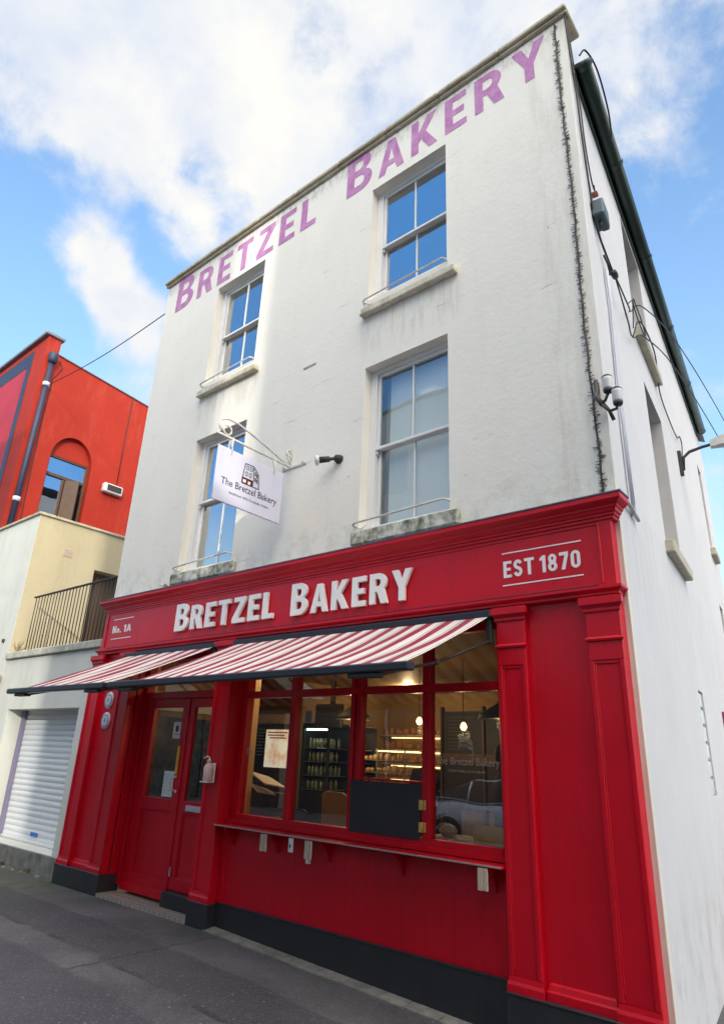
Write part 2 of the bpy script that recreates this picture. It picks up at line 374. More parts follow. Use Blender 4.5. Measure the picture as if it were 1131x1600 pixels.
def tiles():
    m, nt, p, nd, lk = mk('threshold_tiles'); v = pos(nd, lk)
    b = nd.new('ShaderNodeTexBrick'); b.inputs['Scale'].default_value = 11; b.offset = 0; b.inputs['Color1'].default_value = (.36,.28,.22,1)
    b.inputs['Color2'].default_value = (.28,.26,.24,1); b.inputs['Mortar'].default_value = (.08,.07,.06,1); b.inputs['Mortar Size'].default_value = .05
    b.inputs['Brick Width'].default_value = 1.; b.inputs['Row Height'].default_value = 1.; lk.new(v, b.inputs['Vector'])
    lk.new(b.outputs[0], p.inputs['Base Color']); p.inputs['Roughness'].default_value = .7; return m
M['tiles'] = tiles()

# ------------------------------------------------------------------ lettering
def arc(cx, cy, rx, ry, a0, a1, n=10):
    return [(cx+rx*math.cos(math.radians(a0+(a1-a0)*i/n)), cy+ry*math.sin(math.radians(a0+(a1-a0)*i/n))) for i in range(n+1)]
G = {
 'B': (.66, [[(0,0),(0,1),(.34,1)]+arc(.34,.755,.28,.245,80,-58)+arc(.36,.275,.30,.275,58,-80)+[(.36,0)],
             [(.2,.6),(.2,.83),(.33,.83)]+arc(.33,.715,.09,.115,80,-80)+[(.33,.6)],
             [(.2,.17),(.2,.43),(.35,.43)]+arc(.35,.3,.11,.13,80,-80)+[(.35,.17)]]),
 'R': (.68, [[(0,0),(0,1),(.34,1)]+arc(.34,.71,.29,.29,80,-48)+[(.68,0),(.45,0),(.29,.4),(.2,.4),(.2,0)],
             [(.2,.57),(.2,.83),(.33,.83)]+arc(.33,.7,.10,.13,80,-80)+[(.33,.57)]]),
 'E': (.54, [[(0,0),(0,1),(.54,1),(.54,.83),(.2,.83),(.2,.59),(.48,.59),(.48,.42),(.2,.42),(.2,.17),(.54,.17),(.54,0)]]),
 'T': (.62, [[(.21,0),(.21,.83),(0,.83),(0,1),(.62,1),(.62,.83),(.41,.83),(.41,0)]]),
 'Z': (.62, [[(0,0),(0,.16),(.38,.83),(.04,.83),(.04,1),(.62,1),(.62,.84),(.24,.17),(.62,.17),(.62,0)]]),
 'L': (.50, [[(0,0),(0,1),(.2,1),(.2,.17),(.50,.17),(.50,0)]]),
 'A': (.74, [[(0,0),(.26,1),(.48,1),(.74,0),(.54,0),(.49,.2),(.25,.2),(.20,0)], [(.29,.36),(.45,.36),(.37,.74)]]),
 'K': (.70, [[(0,0),(0,1),(.2,1),(.2,.58),(.44,1),(.68,1),(.39,.55),(.70,0),(.47,0),(.27,.38),(.2,.27),(.2,0)]]),
 'Y': (.72, [[(.26,0),(.26,.42),(0,1),(.22,1),(.36,.63),(.50,1),(.72,1),(.46,.42),(.46,0)]]),
}
def stroke(P, t):
    L, Rr = [], []
    for i, p in enumerate(P):
        a = P[max(i-1,0)]; b = P[min(i+1,len(P)-1)]; dx, dy = b[0]-a[0], b[1]-a[1]; l = math.hypot(dx, dy)
        L.append((p[0]-dy/l*t/2, p[1]+dx/l*t/2)); Rr.append((p[0]+dy/l*t/2, p[1]-dx/l*t/2))
    return L + Rr[::-1]
G.update({
 'S': (.56, [stroke(arc(.28,.72,.185,.19,10,265)+arc(.28,.29,.185,.20,80,-170), .19)]),
 'N': (.60, [[(0,0),(0,1),(.19,1),(.42,.42),(.42,1),(.60,1),(.60,0),(.42,0),(.18,.58),(.18,0)]]),
 'o': (.46, [arc(.23,.31,.23,.32,90,450,20), arc(.23,.31,.075,.16,90,450,14)]),
 '.': (.18, [[(0,0),(0,.17),(.17,.17),(.17,0)]]),
 '1': (.36, [[(.16,0),(.16,.74),(0,.70),(0,.84),(.2,1),(.36,1),(.36,0)]]),
 '8': (.56, [arc(.28,.75,.25,.25,205,-25,16)+arc(.28,.27,.28,.27,45,-225,20), arc(.28,.74,.075,.10,90,450,12), arc(.28,.28,.095,.12,90,450,12)]),
 '7': (.54, [[(0,1),(.54,1),(.54,.84),(.32,0),(.10,0),(.34,.82),(0,.82)]]),
 '0': (.56, [arc(.28,.72,.28,.28,0,180,12)+arc(.28,.28,.28,.28,180,360,12), arc(.28,.72,.09,.11,0,180,8)+arc(.28,.28,.09,.11,180,360,8)]),
})
def line_of(txt, H, gap, space, x0, x1):
    sp = []; x = 0
    for ch in txt:
        if ch == ' ': x += space*H; continue
        w, ol = G[ch]
        for o in ol: sp.append([(x+px*H, py*H) for px, py in o])
        x += w*H + gap*H
    k = (x1-x0)/(x-gap*H)
    return [[(x0+px*k, py) for px, py in o] for o in sp]
def curve_obj(name, splines, extrude, mat, mx, parent, bevel=0):
    cu = bpy.data.curves.new(name, 'CURVE'); cu.dimensions = '2D'; cu.fill_mode = 'BOTH'; cu.extrude = extrude; cu.bevel_depth = bevel
    for sp in splines:
        s = cu.splines.new('POLY'); s.points.add(len(sp)-1); s.use_cyclic_u = True
        for i, (x, y) in enumerate(sp): s.points[i].co = (x, y, 0, 1)
    return finish_curve(name, cu, mat, mx, parent)
def finish_curve(name, cu, mat, mx, parent):
    tmp = bpy.data.objects.new('tmp', cu); COL.objects.link(tmp)
    dg = bpy.context.evaluated_depsgraph_get(); me = bpy.data.meshes.new_from_object(tmp.evaluated_get(dg))
    bpy.data.objects.remove(tmp)
    off = Vector((0,0,0)); p = parent
    while p is not None: off += p.location; p = p.parent
    me.transform(Matrix.Translation(-off) @ mx); me.name = name
    me.materials.clear(); me.materials.append(mat)
    for pl in me.polygons: pl.use_smooth = False
    o = bpy.data.objects.new(name, me); COL.objects.link(o)
    if parent: o.parent = parent
    return o
def word(txt, H, small, gap, x0, x1):
    """outlines of a word in small caps, fitted between x0 and x1"""
    sp = []; x = 0
    for i, ch in enumerate(txt):
        w, ol = G[ch]; s = H if i == 0 else H*small
        for o in ol: sp.append([(x+px*s, py*s) for px, py in o])
        x += w*s + gap*H
    k = (x1-x0)/(x-gap*H)
    return [[(x0+px*k, py) for px, py in o] for o in sp]
def FX(y): return Matrix(((1,0,0,0),(0,0,-1,y),(0,1,0,0),(0,0,0,1)))     # XY plane -> facade plane (x, z), facing the street
def text(name, body, width, height, mx, mat, parent, off=0., ext=.001, align='LEFT'):
    cu = bpy.data.curves.new(name, 'FONT'); cu.body = body; cu.size = 1; cu.offset = off; cu.extrude = 0; cu.align_x = align
    cu.resolution_u = 3
    tmp = bpy.data.objects.new('tmp', cu); COL.objects.link(tmp); bpy.context.view_layer.update()
    bb = tmp.bound_box; w = max(b[0] for b in bb)-min(b[0] for b in bb); x0 = min(b[0] for b in bb)
    h = max(b[1] for b in bb)-min(b[1] for b in bb); y0 = min(b[1] for b in bb); bpy.data.objects.remove(tmp)
    cu.extrude = ext/(height/h)
    sc = Matrix.Diagonal((width/w, height/h, height/h, 1)) @ Matrix.Translation((-x0, -y0, 0))
    return finish_curve(name, cu, mat, mx @ sc, parent)

# ------------------------------------------------------------------ ground
def gz(x, y=0):
    return -.045 - .038*max(0., min(x, 14.)-3.) - (.0 if y > -3 else 0)
mb = MB(); xs = [-60,-40,-20,-10,-6,-4,-2,0,2,3,4,5,6,7,8,9,10,12,14,20,40,70]; ys = [60,40,20,10,4,1,-.5,-2,-4,-6.4]
for nm, yy, dz in (('pavement', ys, 0),):
    n = len(yy)
    mb.add([(x, y, gz(x)) for x in xs for y in yy], [(i*n+j, i*n+j+1, (i+1)*n+j+1, (i+1)*n+j) for i in range(len(xs)-1) for j in range(n-1)])
struct(mb.build('pavement', M['asphalt']))
mb = MB(); yy = [-6.4, -6.401, -12, -60]; zz = [0, -.12, -.12, -.12]; n = 4
mb.add([(x, yy[j], gz(x)+zz[j]) for x in xs for j in range(n)], [(i*n+j, i*n+j+1, (i+1)*n+j+1, (i+1)*n+j) for i in range(len(xs)-1) for j in range(n-1)])
struct(mb.build('road', M['asphalt']))
mb = MB()                                    # worn concrete strip along the shop base
px_ = [3.0+i*.3 for i in range(15)]
for i in range(14):
    a, b = px_[i], px_[i+1]-.006
    w0 = .13+.02*random.random()
    mb.add([(a,-w0,gz(a)-.02),(b,-w0,gz(b)-.02),(b,.0,gz(b)-.02),(a,.0,gz(a)-.02),(a,-w0,gz(a)+.012),(b,-w0,gz(b)+.012),(b,.0,gz(b)+.03),(a,.0,gz(a)+.03)],
           [(0,3,2,1),(4,5,6,7),(0,1,5,4),(1,2,6,5),(2,3,7,6),(3,0,4,7)])
struct(mb.build('pavement_edge', M['concrete']))

# ------------------------------------------------------------------ bakery building
bak = thing('bakery_building', (0,0,0), 'tall white three-storey corner building with a red shopfront and purple painted lettering', 'building')
ZT = 9.26
XL = (1.505, 2.61); XR = (4.647, 5.757); Z3 = (6.70, 8.46); Z2 = (3.76, 5.75)
holes = [(*XL,*Z3), (*XR,*Z3), (*XL,*Z2), (*XR,*Z2), (3.615,3.84,6.115,6.155), (1.0,6.24,-.3,2.78)]
mb = MB(); mb.wall(lambda u, v, d: (u, d, v), 0, W, -.4, ZT, holes, .3, trim=.045)
mb.build('wall', M['render'], bak)
SW2 = (2.40, 3.55, 3.90, 5.93); SW3 = (2.30, 3.40, 6.60, 8.40); SWF = (8.45, 9.0, 5.55, 7.35); SWG = (8.35, 8.9, 3.3, 4.45); BLK = (3.36, 3.73, 1.33, 2.43)
ZE = 8.56
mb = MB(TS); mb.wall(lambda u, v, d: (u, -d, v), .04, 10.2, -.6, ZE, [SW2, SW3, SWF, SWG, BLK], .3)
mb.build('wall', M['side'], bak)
MB().box(.02, .3, .3, 9.5, -.4, 8.6).build('wall', M['render'], bak)
mb = MB(); mb.add([TS(.25,.12,ZE+.02), TS(10.2,.12,ZE+.02), (3.4,9.5,ZE+1.1), (3.4,.35,ZE+.75), (0,.35,ZE+.3), (0,9.5,ZE+.3)], [(0,1,2,3), (3,2,5,4)])
mb.build('roof', M['lead'], bak)
# parapet coping in butted stones
mb = MB(); n = 9
for i in range(n):
    a = -.04 + i*(W+.10)/n; b = -.04+(i+1)*(W+.10)/n-.006
    mb.bbox(a, b, -.085+.006*random.random(), .34, ZT+.002, ZT+.058+.006*random.random(), b=.012)
    mb.bbox(a, b, -.045, .0, ZT-.035, ZT, b=.01)
mb.build('coping', M['coping'], bak)
# cream strip on the corner under the cornice
MB().box(7.262, W+.003, -.003, .05, -.35, 3.36).build('corner_strip', M['quoin'], bak)
# painted lettering
o = curve_obj('painted_lettering', word('BRETZEL', .66, .84, .17, .32, 3.62), .0015, M['purple'], FX(-.003) @ Matrix.Translation((0,8.55,0)), bak)
o = curve_obj('painted_lettering', word('BAKERY', .66, .84, .17, 4.19, 7.05), .0015, M['purple'], FX(-.003) @ Matrix.Translation((0,8.60,0)), bak)

def sash(T, x0, x1, z0, z1, d, parent, mid, back, bars=1, rail=True, off_open=0):
    """sliding sash window; T maps (x, depth into wall, z)"""
    fw = .055
    mb = MB(T)
    mb.bbox(x0, x0+fw+.035, d, d+.10, z0, z1); mb.bbox(x1-fw, x1, d, d+.10, z0, z1)
    mb.bbox(x0+fw+.035, x1-fw, d, d+.10, z1-.05, z1); mb.bbox(x0+fw+.035, x1-fw, d-.02, d+.10, z0, z0+.05)
    f = mb.build('window', M['white'], parent)
    a, b = x0+fw+.035, x1-fw
    for k, (q0, q1, dd) in enumerate(((mid-.02, z1-.05, d+.025), (z0+.05, mid+.02, d+.062))):
        s = MB(T); st = .038
        s.bbox(a, a+st, dd, dd+.035, q0, q1); s.bbox(b-st, b, dd, dd+.035, q0, q1)
        s.bbox(a+st, b-st, dd, dd+.035, q0, q0+(.045 if k == 0 else .06)); s.bbox(a+st, b-st, dd, dd+.035, q1-.04, q1)
        m_ = (a+b)/2; s.bbox(m_-.011, m_+.011, dd+.004, dd+.032, q0+.045, q1-.04)
        if k == 0:
            s.tube([(a+.012, dd+.01, q0), (a+.012, dd-.0, q0-.035), (a+.018, dd+.012, q0-.055)], .013, 6)
            s.bbox(a, b, dd-.018, dd, q0, q0+.035)
        s.build('sash', M['white'], f)
        p = MB(T); p.box(a+st-.005, b-st+.005, dd+.015, dd+.019, q0+.03, q1-.03); p.build('pane', M['glass_up'] if z0 > 6 or x0 < 3 else M['glass_up2'], f)
    return f
def guard(T, x0, x1, z, parent, tilt=0):
    mb = MB(T); o = .035
    mb.tube([(x0-.02, 0, z), (x0+.0, -o-.02, z+.0), (x0+.03, -o-.03, z+.01), ((x0+x1)/2, -o-.035, z+.022+tilt/2), (x1-.03, -o-.03, z+.04+tilt), (x1+.0, -o, z+.035+tilt), (x1+.0, .03, z+.035+tilt)], .011, 6)
    mb.tube([(x0-.01, -o, z), (x0+.07, -.01, z-.05), (x0+.12, .02, z-.0)], .008, 6)
    mb.build('guard_rail', M['rail'], parent)
ID = lambda x, y, z: (x, y, z)
for (x0, x1), (z0, z1), mid, kind in ((XL, Z3, 7.55, 'dark'), (XR, Z3, 7.56, 'dark'), (XL, Z2, 4.80, 'left'), (XR, Z2, 4.75, 'pale')):
    sash(ID, x0, x1, z0, z1, .12, bak, mid, None)
    top = z0 > 6
    mb = MB()
    if top:
        mb.bbox(x0-.05, x1+.13, -.082, -.002, z0-.225, z0-.155, b=.008); mb.add([(x0+.003,-.06,z0-.154),(x1-.003,-.06,z0-.154),(x1-.003,.13,z0-.154),(x0+.003,.13,z0-.154),(x0+.003,-.05,z0-.13),(x1-.003,-.05,z0-.13),(x1-.003,.13,z0-.004),(x0+.003,.13,z0-.004)], [(0,3,2,1),(4,5,6,7),(0,1,5,4),(1,2,6,5),(2,3,7,6),(3,0,4,7)])
        mb.bbox(x0-.055, x1+.135, -.090, -.002, z0-.245, z0-.226, b=.004)
    else: mb.bbox(x0-.05, x1+.12, -.07, .13, z0-.16, z0-.012, b=.012)
    mb.build('sill', M['sillpaint'] if top else M['moss'], bak)
    guard(ID, x0-.03, x1, z0+(-.03 if top else .07), bak)
    mt = {'dark': M['dark'], 'left': M['dark'], 'pale': M['room']}[kind]
    mb = MB(); dp = 1.6
    a, b, c, e = x0-.25, x1+.25, z0-.2, z1+.1
    mb.add([(a,.3,c),(b,.3,c),(b,.3,e),(a,.3,e),(a,dp,c),(b,dp,c),(b,dp,e),(a,dp,e)], [(4,5,6,7),(0,4,7,3),(1,2,6,5),(3,7,6,2),(0,1,5,4)])
    mb.build('upper_room', mt, bak)
mb = MB(); mb.bbox(5.13, 5.42, 1.50, 1.55, 3.7, 5.05); mb.build('inner_door_or_window', M['white'], bak)  # frame of the far window seen through the room
MB().add([(5.17,1.49,3.7),(5.38,1.49,3.7),(5.38,1.49,5.0),(5.17,1.49,5.0)], [(0,1,2,3)]).build('far_window_daylight', paint('pale_blue_daylight', (.35,.60,.85), rough=.6, bs=0), bak)  # daylight of the far window painted as a pale blue sheet
def curtain(x0, x1, z0, z1, y):
    mb = MB(); n = 24; vs = []
    for i in range(n+1):
        x = x0+(x1-x0)*i/n; q = y+.02*math.sin(i*1.9)
        vs += [(x, q, z0), (x, q, z1)]
    mb.add(vs, [(2*i, 2*i+2, 2*i+3, 2*i+1) for i in range(n)], True); return mb.build('curtain', M['curtain'], bak)
curtain(1.57, 1.85, 3.75, 5.72, .34); curtain(4.72, 4.82, 3.75, 5.72, .34)
MB().bbox(4.83, 5.70, .262, .268, 3.78, 5.70, b=.001).build('blind', paint('roller_blind', (.84,.90,.88), (.80,.87,.86), rough=.8, bs=0), bak)
# side wall windows: deep reveals, sills, dark recessed frames
for (a, b, c, e), sl in ((SW2, 1), (SW3, 1), (SWF, 1), (SWG, 0)):
    mb = MB(TS); mb.box(a-.01, b+.01, -.285, -.22, c-.01, e+.01); f = mb.build('window', M['white'], bak)
    p = MB(TS); p.box(a+.06, b-.06, -.218, -.214, c+.08, (c+e)/2-.02); p.box(a+.06, b-.06, -.218, -.214, (c+e)/2+.02, e-.06); p.build('pane', M['glass_up'], f)
    if sl:
        mb = MB(TS); mb.bbox(a-.08, b+.14, -.2, .09, c-.14, c-.002, b=.01); mb.build('sill', M['stone'], bak)
# glass block column in the side wall
mb = MB(TS)
for i in range(6):
    z = BLK[2]+.005+i*.183
    mb.bbox(BLK[0]+.01, BLK[0]+.18, -.09, -.012, z, z+.17, b=.012); mb.bbox(BLK[0]+.19, BLK[1]-.01, -.09, -.012, z, z+.17, b=.012)
blk = mb.build('glass_block_window', paint('glass_block', (.50,.52,.55), (.4,.42,.45), rough=.12, spec=.9), bak)
MB(TS).box(BLK[0]-.01, BLK[1]+.01, -.12, -.095, BLK[2], BLK[3]).build('backing', M['side'], blk)
# gutter
GZ = ZE+.03
mb = MB(TS); s0, s1, r = .12, 9.6, .085; prof = [(-.005-r*0+ r+.03 + r*math.cos(PI+PI*k/10), GZ + r*math.sin(PI+PI*k/10)) for k in range(11)]
vs = [(s0, o, z) for o, z in prof] + [(s1, o, z) for o, z in prof]
mb.add(vs, [(k, k+1, 12+k, 11+k) for k in range(10)] + [tuple(range(11)), tuple(range(11, 22))], True)
vs = [(s0, o*.9+.012, z+.006) for o, z in prof] + [(s1, o*.9+.012, z+.006) for o, z in prof]
mb.add(vs, [(11+k, 12+k, k+1, k) for k in range(10)], True)
for s in (.12, 1.55, 3.4, 5.3, 7.3, 9.52):
    pr = [(s+.0, r+.03+(r+.010)*math.cos(PI+PI*k/10), GZ+(r+.010)*math.sin(PI+PI*k/10)) for k in range(11)]
    pr2 = [(s+.06, o, z) for _, o, z in pr]
    mb.add(pr+pr2, [(k, k+1, 12+k, 11+k) for k in range(10)], True)
mb.bbox(s0, s1, .002, .03, GZ-.12, GZ+.05)
mb.build('gutter', M['gutter'], bak)

# ---- red shopfront (all parts of the bakery)
mb = MB(); mb.bbox(.06, 7.24, -.10, -.003, 2.82, 3.37, b=.004); mb.build('fascia', M['red'], bak)
prof = [(.10,3.345),(.112,3.352),(.112,3.372),(.126,3.378),(.126,3.392),(.140,3.402),(.146,3.42),(.158,3.43),(.158,3.442),(.182,3.458),(.198,3.472),(.203,3.480),(.203,3.516),(.0,3.55)]
mb = MB(); mb.wrap([(d, z) for d, z in prof], .20, 7.155); mb.build('cornice', M['red_worn'], bak)
mb = MB(); mb.wrap([(.200,3.519),(.210,3.519),(.212,3.528),(.0,3.580)], .20, 7.155)
mb.build('flashing', M['lead'], bak)
prof = [(.10,2.765),(.118,2.772),(.118,2.79),(.132,2.798),(.148,2.812),(.148,2.832),(.10,2.842)]
mb = MB(); mb.wrap(prof, .16, 7.135); mb.build('architrave', M['red_worn'], bak)
mb = MB(); mb.bbox(1.0, 6.25, -.04, .12, 2.70, 2.765); mb.build('head_board', M['red'], bak)
# raised beads framing the fascia ends
mb = MB(); mb.bbox(.14, .155, -.112, -.10, 2.86, 3.335); mb.bbox(7.13, 7.15, -.112, -.10, 2.86, 3.335); mb.bbox(.155, 7.13, -.108, -.10, 3.318, 3.335)
mb.build('fascia_bead', M['red_worn'], bak)
def pilaster(x0, x1, zb, parent=bak, y=-.12, back=.0):
    mb = MB(); t = .035
    mb.bbox(x0, x1, y+.014, back, zb, 2.77)
    # raised frame round a sunk panel
    mb.bbox(x0, x0+t, y, y+.014, zb+.10, 2.30); mb.bbox(x1-t, x1, y, y+.014, zb+.10, 2.30)
    mb.bbox(x0, x1, y, y+.014, 2.30, 2.70, b=.003)
    mb.bbox(x0+t, x0+t+.012, y+.006, y+.014, zb+.14, 2.29); mb.bbox(x1-t-.012, x1-t, y+.006, y+.014, zb+.14, 2.29)
    mb.bbox(x0+t, x1-t, y+.006, y+.014, 2.275, 2.30)
    return mb
def cap(mb, x0, x1, zb, y=-.12):
    mb.wrap([(.0,2.64),(.012,2.652),(.012,2.672),(.026,2.69),(.034,2.70),(.034,2.752),(.0,2.764)], x0, x1, y)
    mb.wrap([(.0,2.43),(.012,2.436),(.016,2.45),(.004,2.465),(.0,2.468)], x0, x1, y)
    mb.wrap([(.0,zb),(.012,zb),(.012,zb+.05),(.004,zb+.07),(.0,zb+.10)], x0, x1, y)
    return mb
for x0, x1, zb in ((-.03,.24,.17), (.72,.99,.17), (2.73,3.01,.17), (6.26,6.50,.15), (6.99,7.24,.15)):
    p = pilaster(x0, x1, zb); cap(p, x0, x1, zb); p.build('pilaster', M['red'], bak)
for x0, x1, zb in ((.24,.72,.17), (6.50,6.99,.15)):
    mb = MB(); mb.box(x0, x1, -.062, -.002, zb, 2.77)
    mb.wrap([(0,zb),(.03,zb),(.03,zb+.05),(.02,zb+.06),(.012,zb+.09),(0,zb+.10)], x0+.04, x1-.04, -.062)
    mb.build('pier_panel', M['red'], bak)
# pier returns into the door and window recesses
MB().bbox(.96, 1.004, -.0, .25, .17, 2.77).build('pier_return', M['red'], bak)
MB().bbox(2.74, 3.005, -.0, .25, .17, 2.77).build('pier_return', M['red'], bak)
MB().bbox(6.233, 6.30, -.0, .25, .15, 2.77).build('pier_return', M['red'], bak)
# black plinths
for a, b, y in ((-.05,1.01,-.135), (2.71,3.03,-.135), (6.24,7.255,-.135)):
    mb = MB(); z = .172 if a < 6 else .152
    mb.bbox(a, b, y, .14 if a < 6 else -.0, gz(b)-.1, z, b=.006); mb.bbox(a-.006, b+.006, y-.006, y+.02, z-.012, z+.004)
    mb.build('plinth', M['black'], bak)
mb = MB(); mb.bbox(3.03, 6.24, -.022, .10, -.4, .182); mb.bbox(3.03, 6.24, -.028, .0, .17, .188); mb.build('plinth', M['black'], bak)
mb = MB(); mb.bbox(2.03, 2.71, .03, .18, -.2, .135); mb.build('plinth', M['black'], bak)
# stall riser in tongue-and-groove boards
mb = MB(); n = 26; x = 3.09; bw = (6.245-3.09)/n
for i in range(n): mb.bbox(x+i*bw, x+(i+1)*bw-.0004, .0, .05, .186, .89, b=.0012)
mb.bbox(3.012, 3.09, -.012, .05, .186, .91)
mb.build('stall_riser', M['red'], bak)
# shop window frame
F0, F1 = .055, .135
mb = MB()
mb.bbox(3.01, 3.115, F0, F1, .93, 2.70); mb.bbox(6.16, 6.231, F0, F1, .93, 2.70)
mb.bbox(3.115, 6.16, F0-.01, F1, .915, .985); mb.bbox(3.01, 6.245, F0-.045, F0+.02, .895, .935)
mb.bbox(3.115, 6.16, F0, F1, 2.63, 2.70)
mb.bbox(3.115, 6.16, F0-.004, F1+.004, 2.135, 2.205)
for a, b in ((3.785,3.865), (4.60,4.645), (4.69,4.735), (5.42,5.505)):
    mb.bbox(a, b, F0, F1, .985, 2.135); mb.bbox(a, b, F0, F1, 2.205, 2.63)
mb.bbox(4.645, 4.69, F0+.02, F1, .985, 2.63)
fr = mb.build('shop_window', M['red'], bak)
for a, b in ((3.115,3.785), (3.865,4.60), (5.505,6.16)):
    MB().box(a-.003, b+.003, .10, .106, .975, 2.14).build('pane', M['glass'], fr)
MB().box(4.73, 5.425, .10, .106, 1.40, 2.14).build('pane', M['glass'], fr)
for a, b in ((3.115,3.785), (3.865,4.60), (4.735,5.42), (5.505,6.16)):
    MB().box(a-.003, b+.003, .10, .106, 2.20, 2.635).build('pane', M['glass'], fr)
mb = MB(); mb.bbox(4.735, 5.42, F0+.004, F0+.03, 1.392, 1.412); mb.build('hatch_rail', M['red'], fr)
mb = MB(); mb.bbox(4.65, 5.41, F0-.016, F0+.012, .965, 1.388); bb = mb.build('serving_hatch', M['blackboard'], fr)
for z in (1.232, 1.065):
    mb = MB(); mb.bbox(5.405, 5.432, F0-.024, F0-.0165, z-.038, z+.038, b=.002); mb.bbox(5.438, 5.466, F0-.012, F0-.004, z-.038, z+.038, b=.002); mb.tube([(5.435, F0-.018, z-.04), (5.435, F0-.018, z+.04)], .005, 6)
    mb.build('hinge', M['brass'], bak)
# etched sign on the right-hand pane
etch = paint('etched_white', (.42,.40,.36), rough=.9, bs=0)
text('etched_lettering', 'The Bretzel Bakery', .60, .078, FX(.097) @ Matrix.Translation((5.53,1.535,0)), etch, bak, off=.004, ext=.0006)
text('etched_lettering', 'PORTOBELLO DUBLIN', .34, .016, FX(.097) @ Matrix.Translation((5.66,1.50,0)), etch, bak, ext=.0006)
text('etched_lettering', 'The', .10, .06, FX(.097) @ Matrix.Translation((3.12,1.56,0)), etch, bak, ext=.0006)
def logo(mbk, s, ox, oz, T, w=.006):
    """line drawing of a corner house"""
    def ln(a, b, q=w):
        (x0, z0), (x1, z1) = a, b; dx, dz = x1-x0, z1-z0; L = math.hypot(dx, dz) or 1; nx, nz = -dz/L*q/2, dx/L*q/2
        P = [(x0+nx, z0+nz), (x1+nx, z1+nz), (x1-nx, z1-nz), (x0-nx, z0-nz)]
        mbk.prism(P, lambda x, z: T(ox+x*s, oz+z*s, 0), lambda x, z: T(ox+x*s, oz+z*s, 1))
    for a, b in (((0,.42),(.12,1.3)), ((.12,1.3),(.78,1.32)), ((.78,1.32),(.86,.40)), ((.78,1.32),(1.18,.95)), ((1.18,.95),(1.30,.0)), ((.86,.02),(1.30,.0)), ((.72,1.1),(.80,1.1))): ln(a, b, w*1.4)
    for x, z in ((.24,.95), (.52,.95), (.20,.55), (.50,.55)):
        for a, b in (((x,z),(x+.15,z)), ((x+.15,z),(x+.15,z+.24)), ((x+.15,z+.24),(x,z+.24)), ((x,z+.24),(x,z))): ln(a, b)
    for x, z in ((.93,.80), (1.06,.70), (.95,.42), (1.08,.36)):
        for a, b in (((x,z),(x+.07,z-.02)), ((x+.07,z-.02),(x+.06,z+.2)), ((x+.06,z+.2),(x,z+.22)), ((x,z+.22),(x,z))): ln(a, b)
mb = MB(); logo(mb, .105, 5.76, 1.635, lambda x, z, k: (x, .0975-.001*k, z), w=.05); mb.build('etched_logo', etch, bak)

# raised fascia lettering
LD = .015
curve_obj('raised_lettering', word('BRETZEL', .335, .87, .155, 1.83, 3.60), LD, M['letter'], FX(-.10-LD-.012) @ Matrix.Translation((0,2.945,0)), bak, bevel=.002)
curve_obj('raised_lettering', word('BAKERY', .335, .87, .155, 3.88, 5.43), LD, M['letter'], FX(-.10-LD-.012) @ Matrix.Translation((0,2.935,0)), bak, bevel=.002)
curve_obj('founding_date_lettering', line_of('EST 1870', .14, .15, .22, 6.335, 6.985), .002, M['letter'], FX(-.1025) @ Matrix.Translation((0,3.008,0)), bak)
curve_obj('number_lettering', line_of('No. 1A', .10, .14, .30, .305, .765), .002, M['letter'], FX(-.1025) @ Matrix.Translation((0,3.052,0)), bak)
for a, b, z in ((6.325,7.0,3.217), (6.325,7.0,2.944), (.295,.79,3.241), (.295,.79,2.972)): MB().box(a, b, -.1035, -.1002, z-.005, z+.005).build('lettering_rule', M['letter'], bak)

# ---- double door in its recess
DY = .12
mb = MB(); mb.bbox(1.006, 1.075, DY-.02, DY+.09, .06, 2.70); mb.bbox(2.62, 2.735, DY-.02, DY+.09, .13, 2.70)
mb.bbox(1.075, 2.62, DY-.03, DY+.09, 2.17, 2.25); mb.bbox(1.075, 2.62, DY-.02, DY+.09, 2.64, 2.70)
mb.build('door_frame', M['red'], bak)
MB().box(1.07, 2.625, DY+.03, DY+.036, 2.245, 2.645).build('transom_pane', M['glass'], bak)
def leaf(x0, x1, z0, g0, g1, zg0, zg1, extra):
    mb = MB(); z1 = 2.165; y0, y1 = DY, DY+.05
    mb.bbox(x0, g0, y0, y1, z0, z1); mb.bbox(g1, x1, y0, y1, z0, z1); mb.bbox(g0, g1, y0, y1, zg1, z1)
    mb.bbox(g0, g1, y0, y1, zg0-.13, zg0); mb.bbox(g0, g1, y0, y1, z0, z0+.12)
    mb.box(g0-.004, g1+.004, y0+.022, y1-.008, z0+.1, zg0-.12)
    for a, b, c, e in ((g0,g1,z0+.12,z0+.135), (g0,g1,zg0-.145,zg0-.13)): mb.bbox(a, b, y0+.008, y0+.022, c, e)
    mb.bbox(g0, g0+.014, y0+.008, y0+.022, z0+.135, zg0-.145); mb.bbox(g1-.014, g1, y0+.008, y0+.022, z0+.135, zg0-.145)
    d = mb.build('door', M['red'], bak)
    MB().box(g0-.004, g1+.004, y0+.02, y0+.026, zg0-.004, zg1+.004).build('pane', M['glass'], d)
    return d
dl = leaf(1.08, 1.985, .075, 1.27, 1.87, 1.035, 2.06, 0)
dr = leaf(1.99, 2.615, .14, 2.105, 2.505, 1.035, 2.06, 1)
mb = MB(); mb.bbox(1.965, 2.01, DY-.014, DY, .14, 2.16); mb.build('meeting_bead', M['red'], dr)
mb = MB(); mb.bbox(1.08, 1.985, DY-.012, DY, .02, .10); mb.build('kick_board', M['red'], dl)
